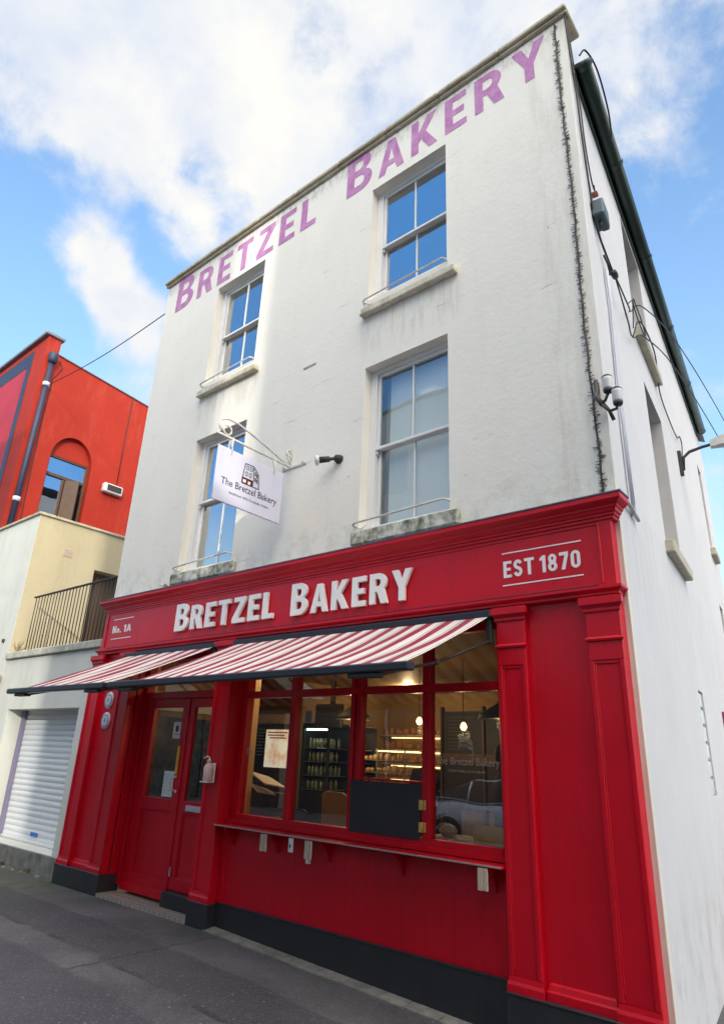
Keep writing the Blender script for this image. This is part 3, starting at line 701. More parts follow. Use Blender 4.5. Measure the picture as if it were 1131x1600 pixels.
mb = MB(); mb.tube([(1.90,DY,1.275),(1.87,DY-.04,1.26),(1.85,DY-.05,1.20),(1.865,DY-.04,1.14),(1.895,DY,1.13)], .011, 8); mb.lathe([(.016,-.004),(.016,.0)], (1.93,DY,1.125), 'y'); mb.lathe([(.016,-.008),(.016,.0)], (1.90,DY,1.285), 'y')
mb.build('handle', M['white'], dl)
mb = MB(); mb.bbox(2.17, 2.50, DY-.012, DY, .935, .995, b=.003); mb.bbox(2.20, 2.47, DY-.016, DY-.012, .955, .980, b=.002); mb.build('letter_plate', paint('pale_lilac_metal', (.62,.60,.70), rough=.35), dr)
mb = MB(); mb.bbox(2.02, 2.045, DY-.016, DY-.014, .27, .36); mb.build('latch', M['galv'], dr)
struct(MB().box(1.0, 2.72, -.13, .12, -.3, gz(2)+.035).build('doorstep', M['tiles']))

# shop interior (parts of the bakery)
mb = MB(); X0, X1, Y0, Y1 = .9, 6.28, .31, 5.6
mb.add([(X0,Y0,0),(X1,Y0,0),(X1,Y1,0),(X0,Y1,0)], [(0,1,2,3)]); mb.build('shop_floor', M['floor'], bak)
mb = MB(); mb.box(X0, X1, Y0-.18, Y1, 2.72, 2.76); mb.build('shop_ceiling', M['ceiling'], bak)
mb = MB(); mb.box(X0-.05, X0, Y0, Y1, 0, 2.72); mb.box(X1, X1+.02, Y0, Y1, 0, 2.72); mb.box(X0, X1, Y1, Y1+.05, 0, 2.72); mb.build('shop_wall', M['inner'], bak)
mb = MB(); mb.bbox(2.52, 2.68, .5, .62, 0, 2.72); mb.build('partition_post', paint('pale_timber', (.55,.42,.24), rough=.7), bak)
mb = MB(); mb.bbox(2.75, 2.80, .31, 1.0, 0, .9); mb.build('partition', M['inner'], bak)
mb = MB(); mb.bbox(1.30, 2.12, 1.85, 1.90, 1.97, 2.10); mb.build('frieze_board', paint('frieze', (.50,.38,.22), (.28,.20,.12), rough=.8, nscale=30, amt=1), bak)
mb = MB(); mb.bbox(.92, 2.08, 1.92, 1.97, 0, 2.72); mb.build('dark_partition', M['wood'], bak)
mb = MB(); mb.bbox(1.86, 2.30, 5.54, 5.60, 0, 2.05); mb.bbox(1.93, 2.23, 5.53, 5.54, .1, 1.98); mb.build('inner_door_or_window', paint('pale_door', (.55,.47,.36), rough=.6), bak)

MB().bbox(.905, .96, .36, 1.7, .95, 1.98).build('dark_wall_panel', paint('blue_black_darkening', (.015,.02,.035), (.05,.06,.10), rough=.25, nscale=9, amt=1), bak)  # added panel that darkens the wall seen through the door
MB().bbox(.905, .95, .32, 1.9, 2.06, 2.30).build('blind_box', M['paper'], bak)
# ------------------------------------------------------------------ things on the shopfront
def awning(x0, x1, xb0, xb1, D, zf, n, label, name='striped_awning', bar0=None, bar1=None):
    t = thing(name, ((x0+x1)/2, -.05, 2.72), label, 'awning', 'red and white striped awnings over the shopfront')
    ny, nx = 14, 60; mb = MB(); vs = []
    for j in range(ny+1):
        q = j/ny; z = 2.715 + (zf-2.715)*q - .022*math.sin(PI*q)
        for i in range(nx+1):
            u = i/nx; x = (xb0+(xb1-xb0)*u)*(1-q) + (x0+(x1-x0)*u)*q
            vs.append((x, -.10+(D+.10)*q, z+(.006*math.sin(u*31+q*4)+.004*math.sin(u*73-q*6)+.010*math.sin(u*5+1))*math.sin(PI*q)))
    mb.add(vs, [(j*(nx+1)+i, (j+1)*(nx+1)+i, (j+1)*(nx+1)+i+1, j*(nx+1)+i+1) for j in range(ny) for i in range(nx)], True)
    o = mb.build('canopy', stripes('striped_canvas', n), t)
    uv = o.data.uv_layers.new(name='UVMap')
    cx = t.location.x; 
    for lp in o.data.loops:
        v = o.data.vertices[lp.vertex_index].co; q = max(0, min(1, (v.y+t.location.y+.10)/(D+.10)))
        a = xb0*(1-q)+x0*q; b = xb1*(1-q)+x1*q; uv.data[lp.index].uv = ((v.x+cx-a)/(b-a), q)
    so = o.modifiers.new('thickness', 'SOLIDIFY'); so.thickness = .003
    c0 = x0-.02 if bar0 is None else bar0; c1 = x1+.03 if bar1 is None else bar1
    navy = paint('navy_aluminium', (.016,.018,.030), (.022,.024,.036), rough=.35, bs=0)
    MB().bbox(c0, c1, D-.045, D+.035, zf-.046, zf+.012, b=.010).build('front_bar', navy, t)
    mb = MB(); mb.bbox(min(xb0,xb1)-.02, xb1+.03, -.16, -.04, 2.675, 2.755, b=.02); mb.build('cassette', navy, t)
    for xa, sgn in ((xb0+.25, 1), (xb1-.01, -1)):
        mb = MB(); e = (xa-.14, (D)*.5, 2.27)
        mb.tube([(xa, -.12, 2.50), e], .011, 8); mb.tube([e, (xa-.22, D+.04, zf-.06)], .011, 8)
        mb.lathe([(.018,-.02),(.018,.02)], e, 'z', 10); mb.bbox(xa-.025, xa+.025, -.13, -.09, 2.48, 2.68)
        mb.bbox(xa-.42, xa-.16, D-.02, D+.06, zf-.076, zf-.047)
        mb.build('arm', M['iron'], t)
    return t
awning(3.06, 6.20, 3.02, 6.20, -1.35, 2.165, 16, 'large red and white striped awning over the shop window', bar0=2.70, bar1=6.30)
awning(.74, 2.58, .80, 2.66, -1.35, 2.165, 7, 'smaller red and white striped awning over the double door', bar0=.46, bar1=2.62)

# counter shelf under the window
t = thing('counter_shelf', (4.64, 0, .9), 'narrow red shelf on brackets running under the shop window', 'shelf')
mb = MB(); mb.bbox(3.03, 6.25, -.155, -.003, .874, .892, b=.003); mb.build('board', M['red'], t)
mb = MB(); mb.bbox(3.03, 6.25, -.159, -.1555, .880, .892, b=.001); mb.build('edge_strip', M['galv'], t)
for x in (3.18, 3.83, 4.48, 5.28, 6.12):
    mb = MB(); mb.prism([(-.003,.872),(-.14,.872),(-.13,.85),(-.06,.79),(-.02,.71),(-.003,.70)], lambda a, b, x=x: (x-.012, a, b), lambda a, b, x=x: (x+.012, a, b))
    mb.build('bracket', M['red'], t)
for x in (3.78, 4.36, 6.10):
    mb = MB(); mb.bbox(x-.042, x-.004, -.165, -.148, .725, .868, b=.002); mb.bbox(x+.0, x+.034, -.16, -.143, .725, .868, b=.002); mb.build('batten', M['batten'], t)
t = thing('padlock_box', (4.13, -.01, .8), 'tiny white box with a black keyhole under the middle of the shelf', 'lock box')
MB().bbox(4.105, 4.155, -.155, -.135, .755, .868, b=.003).build('case', M['white'], t); MB().bbox(4.122, 4.138, -.158, -.1551, .79, .82, b=.002).build('keyhole', M['ink'], t)
tag(MB().bbox(4.215, 4.26, -.035, -.001, .665, .715, b=.005).build('wall_socket', M['white']), 'small square white socket on the red boards below the shelf', 'socket')
# round plaques on the left pier
for i, (z, s) in enumerate(((2.40,'topmost, half behind the awning bar'), (2.155,'middle of three'), (1.895,'lowest of three'))):
    t = thing('round_plaque', (.47, -.07, z), 'round grey award plaque on the left red pier, '+s, 'plaque', 'round award plaques on the left pier')
    MB().lathe([(.0,-.018),(.085,-.018),(.105,-.012),(.11,-.0)], (.47,-.064,z), 'y', 28).build('disc', paint('plaque_grey', (.74,.76,.84), (.62,.64,.74), rough=.5), t)
    mb = MB(); mb.lathe([(.085,-.0215),(.088,-.0215),(.088,-.018),(.085,-.018)], (.47,-.064,z), 'y', 28, caps=False)
    for k in range(16):
        a = k*PI/8+.1; mb.bbox(.47+.066*math.cos(a)-.006, .47+.066*math.cos(a)+.006, -.064-.0205, -.064-.0185, z+.066*math.sin(a)-.007, z+.066*math.sin(a)+.007, b=.001)
    mb.bbox(.44, .50, -.0845, -.0825, z-.005, z+.005, b=.001); mb.bbox(.45, .49, -.0845, -.0825, z-.028, z-.02, b=.001); mb.bbox(.45, .49, -.0845, -.0825, z+.016, z+.03, b=.001)
    mb.build('embossing', M['boxgrey'], t)
# door notices and dispenser
t = thing('door_notice', (1.74, DY+.01, 1.2), 'tall white paper notice taped low on the left door pane', 'notice', 'paper notices on the door')
MB().box(1.645, 1.845, DY+.012, DY+.016, 1.055, 1.335).build('sheet', M['paper'], t)
mb = MB()
for i in range(9): mb.box(1.67, 1.82-.05*random.random(), DY+.0105, DY+.0118, 1.29-i*.025, 1.296-i*.025)
mb.build('print', paint('grey_print', (.35,.45,.42), rough=.8, bs=0), t)
t = thing('door_notice', (1.79, DY+.01, 1.8), 'small white paper notice with a black drawing high on the left door pane', 'notice', 'paper notices on the door')
MB().box(1.71, 1.865, DY+.012, DY+.016, 1.70, 1.89).build('sheet', M['paper'], t)
mb = MB(); mb.box(1.76, 1.815, DY+.0105, DY+.0118, 1.78, 1.85); mb.box(1.74, 1.835, DY+.0105, DY+.0118, 1.75, 1.757); mb.build('print', M['ink'], t)
tag(MB().bbox(1.885, 1.925, DY-.02, DY-.001, 1.31, 1.62, b=.004).build('door_push_strip', M['yellow']), 'upright yellow strip on the door stile above the white handle', 'push plate')
t = thing('sanitiser_dispenser', (2.86, -.12, 1.3), 'pale pink sanitiser bottle with pump fixed to the red pilaster right of the door', 'dispenser')
BX, BY = 2.865, -.175
mb = MB(); mb.lathe([(.0,1.285),(.040,1.285),(.050,1.305),(.050,1.42),(.032,1.448),(.017,1.456),(.017,1.475),(.0,1.475)], (BX,BY,0), 'z', 18); mb.build('bottle', paint('pink_plastic', (.80,.58,.55), rough=.4, bs=0), t)
mb = MB(); mb.tube([(BX,BY,1.47),(BX,BY,1.515),(BX-.02,BY-.02,1.525),(BX-.055,BY-.035,1.505)], .009, 8); mb.lathe([(.0,1.47),(.022,1.47),(.022,1.49),(0,1.495)], (BX,BY,0), 'z', 12); mb.build('pump', M['white'], t)
mb = MB(); mb.bbox(BX-.06,BX+.055,-.135,-.1215,1.27,1.46,b=.008); mb.bbox(BX-.058,BX+.05,-.23,-.136,1.268,1.282,b=.004); mb.bbox(BX-.12,BX-.062,-.15,-.13,1.285,1.35,b=.006); mb.build('bracket', M['white'], t)

# hanging sign
SX = 3.55
t = thing('hanging_sign', (SX, 0, 4.8), 'projecting grey-white sign board with a house drawing hung from a white iron bracket', 'sign')
bd = MB().bbox(SX-.012, SX+.012, -1.075, -.12, 4.03, 4.655, b=.003).build('board', M['grey_sign'], t)
TX = Matrix(((0,0,1,SX+.0125),(1,0,0,0),(0,1,0,0),(0,0,0,1)))
text('lettering', 'The Bretzel Bakery', .80, .105, TX @ Matrix.Translation((-.995,4.205,0)), M['ink'], bd, off=.006, ext=.0008)
text('lettering', 'Established 1870, Portobello, Dublin', .56, .034, TX @ Matrix.Translation((-.87,4.145,0)), M['ink'], bd, ext=.0008)
mb = MB(); logo(mb, .185, -.715, 4.33, lambda a, b, k: (SX+.0125+.001*k, a, b), w=.045); mb.build('house_drawing', M['ink'], bd)
mb = MB(); mb.box(SX+.0125, SX+.0137, -.725, -.56, 4.325, 4.405); mb.build('house_drawing', M['maroon'], bd)
MB().box(SX+.0137, SX+.0143, -.705, -.665, 4.345, 4.38).build('drawn_shop_window', M['white'], bd); MB().box(SX+.0137, SX+.0143, -.635, -.60, 4.34, 4.375).build('drawn_shop_window', M['white'], bd)
mb = MB()
mb.bbox(SX-.012, SX+.012, -1.12, 0, 4.775, 4.80, b=.004)                         # main arm
mb.tube([(SX,-.10,4.80), (SX,-.28,4.86), (SX,-.55,4.935), (SX,-.85,5.0), (SX,-.99,5.0), (SX,-1.08,4.955), (SX,-1.10,4.88), (SX,-1.05,4.83)], .011, 8)
mb.tube([(SX+.0*k, -.98+.055*math.cos(k*PI/6), 4.865+.055*math.sin(k*PI/6)) for k in range(13)], .010, 8)
mb.tube([(SX, -.055+.055*math.cos(k*PI/6-2)*(1-k*.03), 4.95+.055*math.sin(k*PI/6-2)*(1-k*.03)) for k in range(16)], .011, 8)
mb.tube([(SX,-.07,4.895),(SX,-.02,4.84),(SX,-.01,4.80)], .011, 8)
mb.bbox(SX-.14, SX+.26, -.014, 0, 4.765, 4.795, b=.003); mb.bbox(SX-.015, SX+.015, -.014, 0, 4.795, 5.02, b=.003)
for x in (SX-.11, SX+.21): mb.lathe([(.014,-.03),(.014,-.0)], (x,-.0,4.80), 'y', 8)
mb.build('bracket', M['rail'], t)
for y in (-.90, -.27):
    mb = MB(); mb.tube([(SX,y,4.79),(SX,y-.02,4.74),(SX,y,4.70),(SX,y+.02,4.66),(SX,y,4.62)], .008, 6); mb.tube([(SX+.016,y,4.77),(SX+.016,y,4.60)], .007, 6); mb.lathe([(.013,-.02),(.013,.02)], (SX,y,4.60), 'x', 8)
    mb.build('hook', M['rail'], t)
# spot lamp on the wall
t = thing('spotlight', (4.32, 0, 4.68), 'black spotlight with a pale lens on the white wall beside the hanging sign', 'spotlight')
mb = MB(); mb.lathe([(.05,-.02),(.055,-.0)], (4.33,0,4.68), 'y', 16); mb.lathe([(0,-.075),(.035,-.065),(.048,-.04),(.045,-.01),(.03,0)], (4.33,0,4.68), 'y', 16); mb.build('mount', M['iron'], t)
mb = MB(); a = Vector((4.31,-.06,4.675)); d = Vector((-.80,-.55,-.10)).normalized()
mb.tube([a, a+d*.05, a+d*.06, a+d*.17], [.018,.02,.034,.038], 14); mb.build('body', M['iron'], t)
mb = MB(); mb.tube([a+d*.165, a+d*.20, a+d*.215], [.036,.062,.058], 14); mb.build('lens', M['ceramic'], t)

# ------------------------------------------------------------------ things on the corner and side wall
mb = MB(); z = 3.60; zz = [3.58+k*.08 for k in range(72)]
mb.tube([(7.172+.007*math.sin(q*2.1)+.004*math.sin(q*13), -.009, q) for q in zz if q < 9.2], .0085, 5)
while z < 9.2:
    dens = .5+.5*math.sin(z*1.3)**2
    for j in range(3):
        a = random.uniform(-1.4, 1.4); l = random.uniform(.022, .052); xx = 7.172+.007*math.sin(z*2.1)
        mb.tube([(xx, -.006, z), (xx+l*math.sin(a), -.006-l*.35*math.cos(a), z+random.uniform(-.012,.012))], .0034, 3, smooth=False)
    z += random.uniform(.014, .032)/(.4+.6*dens)
tag(mb.build('bird_spike_strip', M['iron']), 'long upright strip of dark bird spikes beside the corner of the white wall', 'bird spikes')
mb = MB(); x = .3; mb.bbox(.28, 7.12, -.138, -.126, 2.836, 2.845, b=.001)
while x < 7.1:
    a = random.uniform(-1, 1); l = random.uniform(.008, .022)
    mb.tube([(x, -.13, 2.842), (x+l*math.sin(a), -.14-l*.3, 2.842+l*math.cos(a))], .0018, 3, smooth=False); x += random.uniform(.02, .06)
tag(mb.build('bird_spike_strip', paint('reddish_wire', (.12,.01,.03), rough=.6, bs=0)), 'low line of thin bird spikes along the ledge under the fascia letters', 'bird spikes')
# telegraph bracket with two insulators
t = thing('insulator_bracket', (7.2, 0, 4.45), 'rusty iron wall bracket carrying two white ceramic insulators on the building corner', 'bracket')
mb = MB(); mb.bbox(7.195, 7.235, -.02, 0, 4.46, 4.60); mb.tube([(7.215,-.02,4.62),(7.215,-.03,4.50),(7.22,-.10,4.42),(7.26,-.17,4.36),(7.30,-.20,4.27)], .017, 8)
mb.tube([(7.215,-.02,4.48),(7.24,-.08,4.41),(7.30,-.02,4.30),(7.32,-.0,4.22)], .016, 8)
mb.tube([(7.29,-.19,4.29),(7.33,-.20,4.30),(7.36,-.20,4.36)], .012, 8); mb.tube([(7.30,-.20,4.27),(7.36,-.21,4.19),(7.41,-.20,4.20),(7.42,-.20,4.25)], .013, 8)
mb.build('iron_arm', M['iron'], t)
for (x, z) in ((7.36,4.36), (7.424,4.225)):
    mb = MB(); mb.lathe([(.0,0),(.028,.0),(.036,.01),(.038,.03)], (x,-.2,z), 'z', 16); mb.build('collar', M['iron'], t)
    mb = MB(); mb.lathe([(.034,.03),(.038,.04),(.037,.10),(.040,.115),(.040,.135)], (x,-.2,z), 'z', 16); mb.build('insulator', M['ceramic'], t)
    mb = MB(); mb.lathe([(.041,.135),(.042,.142),(.030,.155),(.0,.16)], (x,-.2,z), 'z', 16); mb.build('cap', M['iron'], t)
# junction box
t = thing('junction_box', TS(.42,.0,6.75), 'blue-grey plastic junction box high on the side wall near the corner', 'junction box')
MB(TS).bbox(.30, .56, 0, .12, 6.66, 6.86, b=.015).build('case', M['boxgrey'], t); MB(TS).bbox(.42, .66, .03, .10, 6.74, 6.82, b=.01).build('lid', M['boxgrey'], t)
mb = MB(TS); mb.tube([(.62,.06,6.82),(.68,.06,6.85),(.70,.06,6.80)], .014, 8); mb.tube([(.40,.06,6.66),(.40,.06,6.58)], .014, 8); mb.build('gland', M['iron'], t)
tag(MB(TS).bbox(.42, .50, .0, .06, 7.06, 7.09, b=.01).build('pipe_stub', M['terracotta']), 'tiny orange stub sticking out of the side wall above the junction box', 'pipe stub')
mb = MB(TS); mb.tube([(.60,.03,6.20),(.63,.03,5.79),(.58,.03,5.3),(.50,.03,4.6),(.50,.03,3.62)], .016, 8); mb.tube([(.565,.03,6.20),(.60,.03,5.79),(.545,.03,5.3),(.465,.03,4.6),(.465,.03,3.62)], .012, 8)
mb.bbox(.47, .53, .0, .05, 3.56, 3.64); tag(mb.build('conduit', M['conduit']), 'long pale conduit running down the side wall from the cable clamp', 'conduit')
mb = MB(TS); mb.tube([(.19,.03,3.60),(.66,.03,3.57)], .018, 8); tag(mb.build('metal_strip', M['galv']), 'short slanting metal strip at the foot of the conduit beside the cornice', 'strip')
t = thing('cable_clamp', TS(.75,.0,6.3), 'dark cable clamp where the wires gather above the pale conduit', 'clamp')
mb = MB(TS); mb.tube([(.55,.03,6.36),(.60,.05,6.28),(.66,.05,6.22)], .014, 6); mb.lathe([(.0,-.05),(.03,-.045),(.035,.0),(.03,.045),(0,.05)], (.78,.07,6.27), 'x', 10); mb.lathe([(.02,0),(.02,.07)], (.74,.0,6.27), 'y', 8); mb.build('hook', M['iron'], t)
def cable(pts, r, label, name='cable', n=5, T=TS):
    # Catmull-Rom smoothing
    P = [Vector(p) for p in pts]; P = [P[0]*2-P[1]] + P + [P[-1]*2-P[-2]]; out = []
    for i in range(1, len(P)-2):
        for k in range(12):
            q = k/12; a, b, c, d = P[i-1], P[i], P[i+1], P[i+2]
            out.append(.5*((2*b)+(c-a)*q+(2*a-5*b+4*c-d)*q*q+(3*b-a-3*c+d)*q**3))
    out.append(P[-2]); mb = MB(T); mb.tube(out, r, n)
    return tag(mb.build(name, M['cable']), label, 'cable', 'cables strung along the white building')
cable([(-.02,.02,9.35),(.02,.02,8.8),(.14,.02,8.2),(.18,.02,7.6),(.26,.02,7.0),(.32,.02,6.7),(.44,.03,6.5),(.62,.05,6.36),(.78,.06,6.3)], .011, 'thick black cable running down the side wall edge into the junction box')
cable([(.04,.02,9.3),(.10,.03,8.7),(.22,.03,8.1),(.24,.03,7.6),(.34,.03,7.2),(.46,.03,7.13),(.46,.03,7.2)], .008, 'thin black cable ending in a hooked tail above the orange stub')
cable([(.10,.10,8.66),(.14,.16,8.74),(.35,.22,8.66),(.7,.23,8.47),(.95,.20,8.36),(1.0,.17,8.30)], .010, 'loop of cable hanging over the gutter end')
cable([(.80,.07,6.28),(1.25,.10,6.18),(1.7,.05,6.45),(2.4,.12,6.95),(4.5,.3,7.6),(8.5,.6,8.2),(14,1.,8.6)], .008, 'long wire leaving the clamp across the side window towards the lane')
cable([(.80,.07,6.27),(1.2,.08,5.98),(1.62,.05,6.05),(2.3,.10,6.45),(4.0,.25,6.9),(8,.5,7.5),(14,.9,7.9)], .008, 'second wire from the clamp passing just below the first one')
cable([(1.55,.05,6.45)]+[(1.95+.36*math.cos(a*PI/5+2.6),.10,6.50+.10*math.sin(a*PI/5+2.6)) for a in range(11)]+[(1.75,.05,6.25)], .007, 'coil of spare wire looped above the upper side window sill')
cable([(1.62,.05,6.05),(1.9,.11,6.42),(2.9,.11,6.60),(3.6,.03,6.42),(4.3,.03,6.30),(5.0,.03,6.35),(5.4,.03,6.55),(5.6,.03,6.5),(5.35,.03,6.15),(5.25,.03,6.0)], .009, 'black cable running along the side wall to the street lamp')
# street lamp on a wall bracket
t = thing('street_lamp', TS(5.2,0,5.9), 'wall-mounted street lamp with curved arm and amber lens on the side wall', 'street lamp')
mb = MB(TS); mb.bbox(4.98, 5.06, 0, .05, 5.72, 6.12); mb.tube([(5.02,.05,5.80),(5.02,.07,6.0),(5.02,.16,6.08),(5.04,.34,6.13),(5.06,.55,6.16)], .024, 8); mb.build('arm', M['iron'], t)
mb = MB(TS)
def hs(y, w, z0, z1): return [(5.06-w, y, z0), (5.06+w, y, z0), (5.06+w*.8, y, z1), (5.06-w*.8, y, z1)]
st = [hs(.45,.05,6.10,6.21), hs(.62,.08,6.10,6.25), hs(.95,.12,6.13,6.31), hs(1.25,.10,6.20,6.31)]
mb.add([p for q in st for p in q], [(4*i+k, 4*i+(k+1)%4, 4*i+4+(k+1)%4, 4*i+4+k) for i in range(3) for k in range(4)] + [(3,2,1,0), (12,13,14,15)])
mb.build('housing', M['galv'], t)
mb = MB(TS); mb.add([(4.98,.66,6.105),(5.14,.66,6.105),(5.16,.95,6.125),(5.13,1.2,6.19),(4.99,1.2,6.19),(4.96,.95,6.125),(5.06,.72,6.05),(5.06,.95,6.03),(5.06,1.15,6.10)], [(0,1,6),(1,2,7,6),(2,3,8,7),(3,4,8),(4,5,7,8),(5,0,6,7)], True)
mb.build('lens', paint('amber_lens', (.55,.38,.12), rough=.2, bs=0), t)
mb = MB(TS); mb.lathe([(.03,0),(.035,.02),(.03,.06),(.0,.065)], (5.06,.72,6.26), 'z', 12); mb.build('photocell', M['galv'], t)
t = thing('lane_sign', TS(5.7,0,2.2), 'pink projecting sign on the side wall at the right edge of the picture', 'sign')
MB(TS).bbox(5.66, 5.9, .003, .03, 2.12, 2.36, b=.006).build('panel', paint('pink_panel', (.30,.03,.12), rough=.5, bs=0), t); MB(TS).bbox(5.69, 5.87, .031, .034, 2.16, 2.18, b=.001).build('band', M['white'], t)

# ------------------------------------------------------------------ garage wing
gar = thing('garage_wing', (-1.6,0,0), 'low white garage wing with roller shutter and railed terrace above', 'building')
mb = MB(); mb.wall(lambda u, v, d: (u, d, v), -3.2, -.003, -.3, 2.90, [(-2.72,-.42,.20,2.08)], .32); mb.build('wall', M['whitewall'], gar)
MB().box(-3.2, -.003, .32, 4., 2.6, 2.90).build('terrace_floor', M['concrete'], gar)
mb = MB()
for i in range(4): a = -3.19+i*.79; mb.bbox(a, a+.785, -.05, .25, 2.905, 3.02, b=.012)
mb.build('coping', paint('pale_ledge_stone', (.58,.56,.48), (.28,.27,.22), rough=.9, bs=.6, nscale=6, amt=.7, vstreak=.5, dirt=(.16,.16,.13)), gar)
mb = MB(); z = .22
sh = MB()
while z < 2.06:
    h = .082; sh.add([(-2.72,.31,z),(-.42,.31,z),(-2.72,.302,z+.006),(-.42,.302,z+.006),(-2.72,.295,z+h*.5),(-.42,.295,z+h*.5),(-2.72,.302,z+h-.006),(-.42,.302,z+h-.006),(-2.72,.312,z+h),(-.42,.312,z+h)], [(0,1,3,2),(2,3,5,4),(4,5,7,6),(6,7,9,8)]); z += h
s_ = sh.build('roller_shutter', M['shutter'], gar)
MB().bbox(-2.66, -.42, .27, .30, .205, .245).build('bottom_rail', M['white'], s_)
MB().bbox(-1.72, -1.50, .288, .2935, .30, .35, b=.001).build('sticker', M['blue'], s_)
MB().bbox(-2.718, -2.64, .24, .30, .21, 2.07).build('guide_rail', paint('grey_lilac', (.22,.20,.30), rough=.5), gar)
MB().box(-2.72, -.42, .315, .34, .2, 2.08).build('backing', M['dark'], gar)
mb = MB(); mb.bbox(-3.2, -.06, -.03, .3, -.3, .195); mb.build('curb', M['concrete'], gar)
MB().bbox(-.20,-.055,-.02,.0,-.3,.55).build('base_block', M['black'], gar)
# terrace railing
rl = thing('terrace_railing', (-1.6,.12,3.02), 'dark metal railing of thin upright bars on the terrace above the garage', 'railing')
mb = MB(); mb.bbox(-2.93, -.01, .10, .14, 3.985, 4.01); mb.build('top_rail', M['iron'], rl); mb = MB(); mb.bbox(-2.85, -.01, .11, .13, 3.05, 3.065); mb.build('bottom_rail', M['iron'], rl)
for i in range(27):
    x = -2.86+i*.1085; mb = MB(); mb.tube([(x,.12,3.02),(x,.12,3.99)], .0085, 6); mb.build('bar', M['iron'], rl)

# ------------------------------------------------------------------ white and cream house beyond
wh = thing('white_house', (-5,0,0), 'white fronted house with a cream yellow side wall behind the terrace', 'building')
ZC = 5.60
mb = MB(); mb.wall(lambda u, v, d: (u, d, v), -9.2, -3.212, -.3, ZC, [], .25); mb.build('wall', M['whitewall'], wh)
mb = MB(); mb.wall(lambda u, v, d: (-3.21-d, u, v), .004, 4.4, 2.9, ZC, [(1.24,2.25,2.95,4.82)], .30); mb.build('side_wall', M['cream'], wh)
mb = MB(); mb.bbox(-9.2, -3.17, -.04, .28, ZC, ZC+.055, b=.01); mb.bbox(-3.55, -3.172, .281, 4.4, ZC+.001, ZC+.053, b=.01); mb.build('coping', M['coping'], wh)
MB().bbox(-3.50,-3.44,1.2,2.3,2.95,4.85).build('terrace_door', paint('olive_brown_door', (.13,.08,.045), rough=.6), wh)
mb = MB(); mb.bbox(-3.212,-3.203,.56,.76,4.94,5.10,b=.002)
for i in range(6):
    for j in range(5): mb.bbox(-3.204,-3.199,.58+i*.028,.60+i*.028,4.965+j*.026,4.982+j*.026,b=.001)
mb.build('vent_grille', M['batten'], wh)
tag(MB().lathe([(.03,-.03),(.035,-.0)], (-3.52,0,3.26), 'y', 12).build('wall_camera', M['iron']), 'tiny dark round camera on the white wall beside the terrace', 'camera')
t = thing('wall_lamp', (-3.2,0,2.62), 'small terracotta coloured cylinder lamp on the white wall at the left picture edge', 'wall lamp')
mb = MB(); d = Vector((.35,-.9,0)); a = Vector((-3.45,-.02,2.62)); mb.tube([a, a+Vector((.02,-.10,0))], .05, 14); mb.build('mount', M['terracotta'], t)
mb = MB(); mb.tube([(-3.47,-.13,2.62),(-3.20,-.13,2.62)], [.062,.068], 16); mb.tube([(-3.20,-.13,2.62),(-3.17,-.13,2.62)], [.074,.07], 16); mb.build('shade', M['terracotta'], t)

# red house
rh = thing('red_house', (-7,0,0), 'orange-red painted house with navy bands, arched window and parapet', 'building')
RX = -5.0; YW0, YW1, ZS, ZA = .63, 1.60, 7.70, 8.20
mb = MB(); mb.wall(lambda u, v, d: (RX-d, u, v), .302, 2.95, 5.0, 9.78, [(YW0,YW1,6.0,ZA)], .30)
arc_ = [(YW0,ZS)] + [(YW0,ZA), (YW1,ZA), (YW1,ZS)]
ac = [((YW0+YW1)/2+(YW1-YW0)/2*math.cos(a*PI/16), ZS-.12+(ZA-ZS+.12)*math.sin(a*PI/16)) for a in range(17)]
mb.prism([(YW0,ZA)]+[p for p in ac if p[0] <= (YW0+YW1)/2+1e-6], lambda u, v: (RX-.0005,u,v), lambda u, v: (RX-.2,u,v))
mb.prism([p for p in ac[::-1] if p[0] >= (YW0+YW1)/2-1e-6]+[(YW1,ZA)], lambda u, v: (RX-.0005,u,v), lambda u, v: (RX-.2,u,v))
mb.build('side_wall', M['redwall'], rh)
MB().box(RX-.16, RX-.12, YW0, YW1, 7.68, ZA).build('tympanum', M['redwall'], rh)
mb = MB(); mb.add([(RX-.003,.30,9.78),(RX-.003,2.95,9.78),(RX-.003,.30,10.03),(RX-.3,.30,9.78),(RX-.3,2.95,9.78),(RX-.3,.30,10.03)], [(0,1,2),(3,5,4),(0,2,5,3),(1,4,5,2),(0,3,4,1)]); mb.build('side_wall', M['redwall'], rh)
mb = MB(); mb.add([(RX+.03,.30,10.035),(RX+.03,2.97,9.785),(RX-.32,2.97,9.785),(RX-.32,.30,10.035),(RX+.03,.30,10.06),(RX+.03,2.97,9.81),(RX-.32,2.97,9.81),(RX-.32,.30,10.06)], [(0,3,2,1),(4,5,6,7),(0,1,5,4),(1,2,6,5),(2,3,7,6),(3,0,4,7)]); mb.build('verge', M['lead'], rh)
mb = MB(); mb.box(-12, RX, 0, .30, 5.0, 10.42); mb.build('front_wall', M['redwall'], rh)
mb = MB(); mb.bbox(-12, RX+.06, -.09, .36, 10.42, 10.50, b=.015); mb.build('coping', M['lead'], rh)
mb = MB(); mb.bbox(-12, -5.62, -.012, -.001, 9.85, 10.25); mb.bbox(-5.85, -5.62, -.012, -.001, 5.0, 9.85); mb.build('painted_band', M['navy'], rh)
mb = MB(); mb.box(-12, -5.85, -.006, -.001, 5.0, 9.85); mb.build('painted_panel', M['redfront'], rh)
mb = MB(); wf = M['wood']
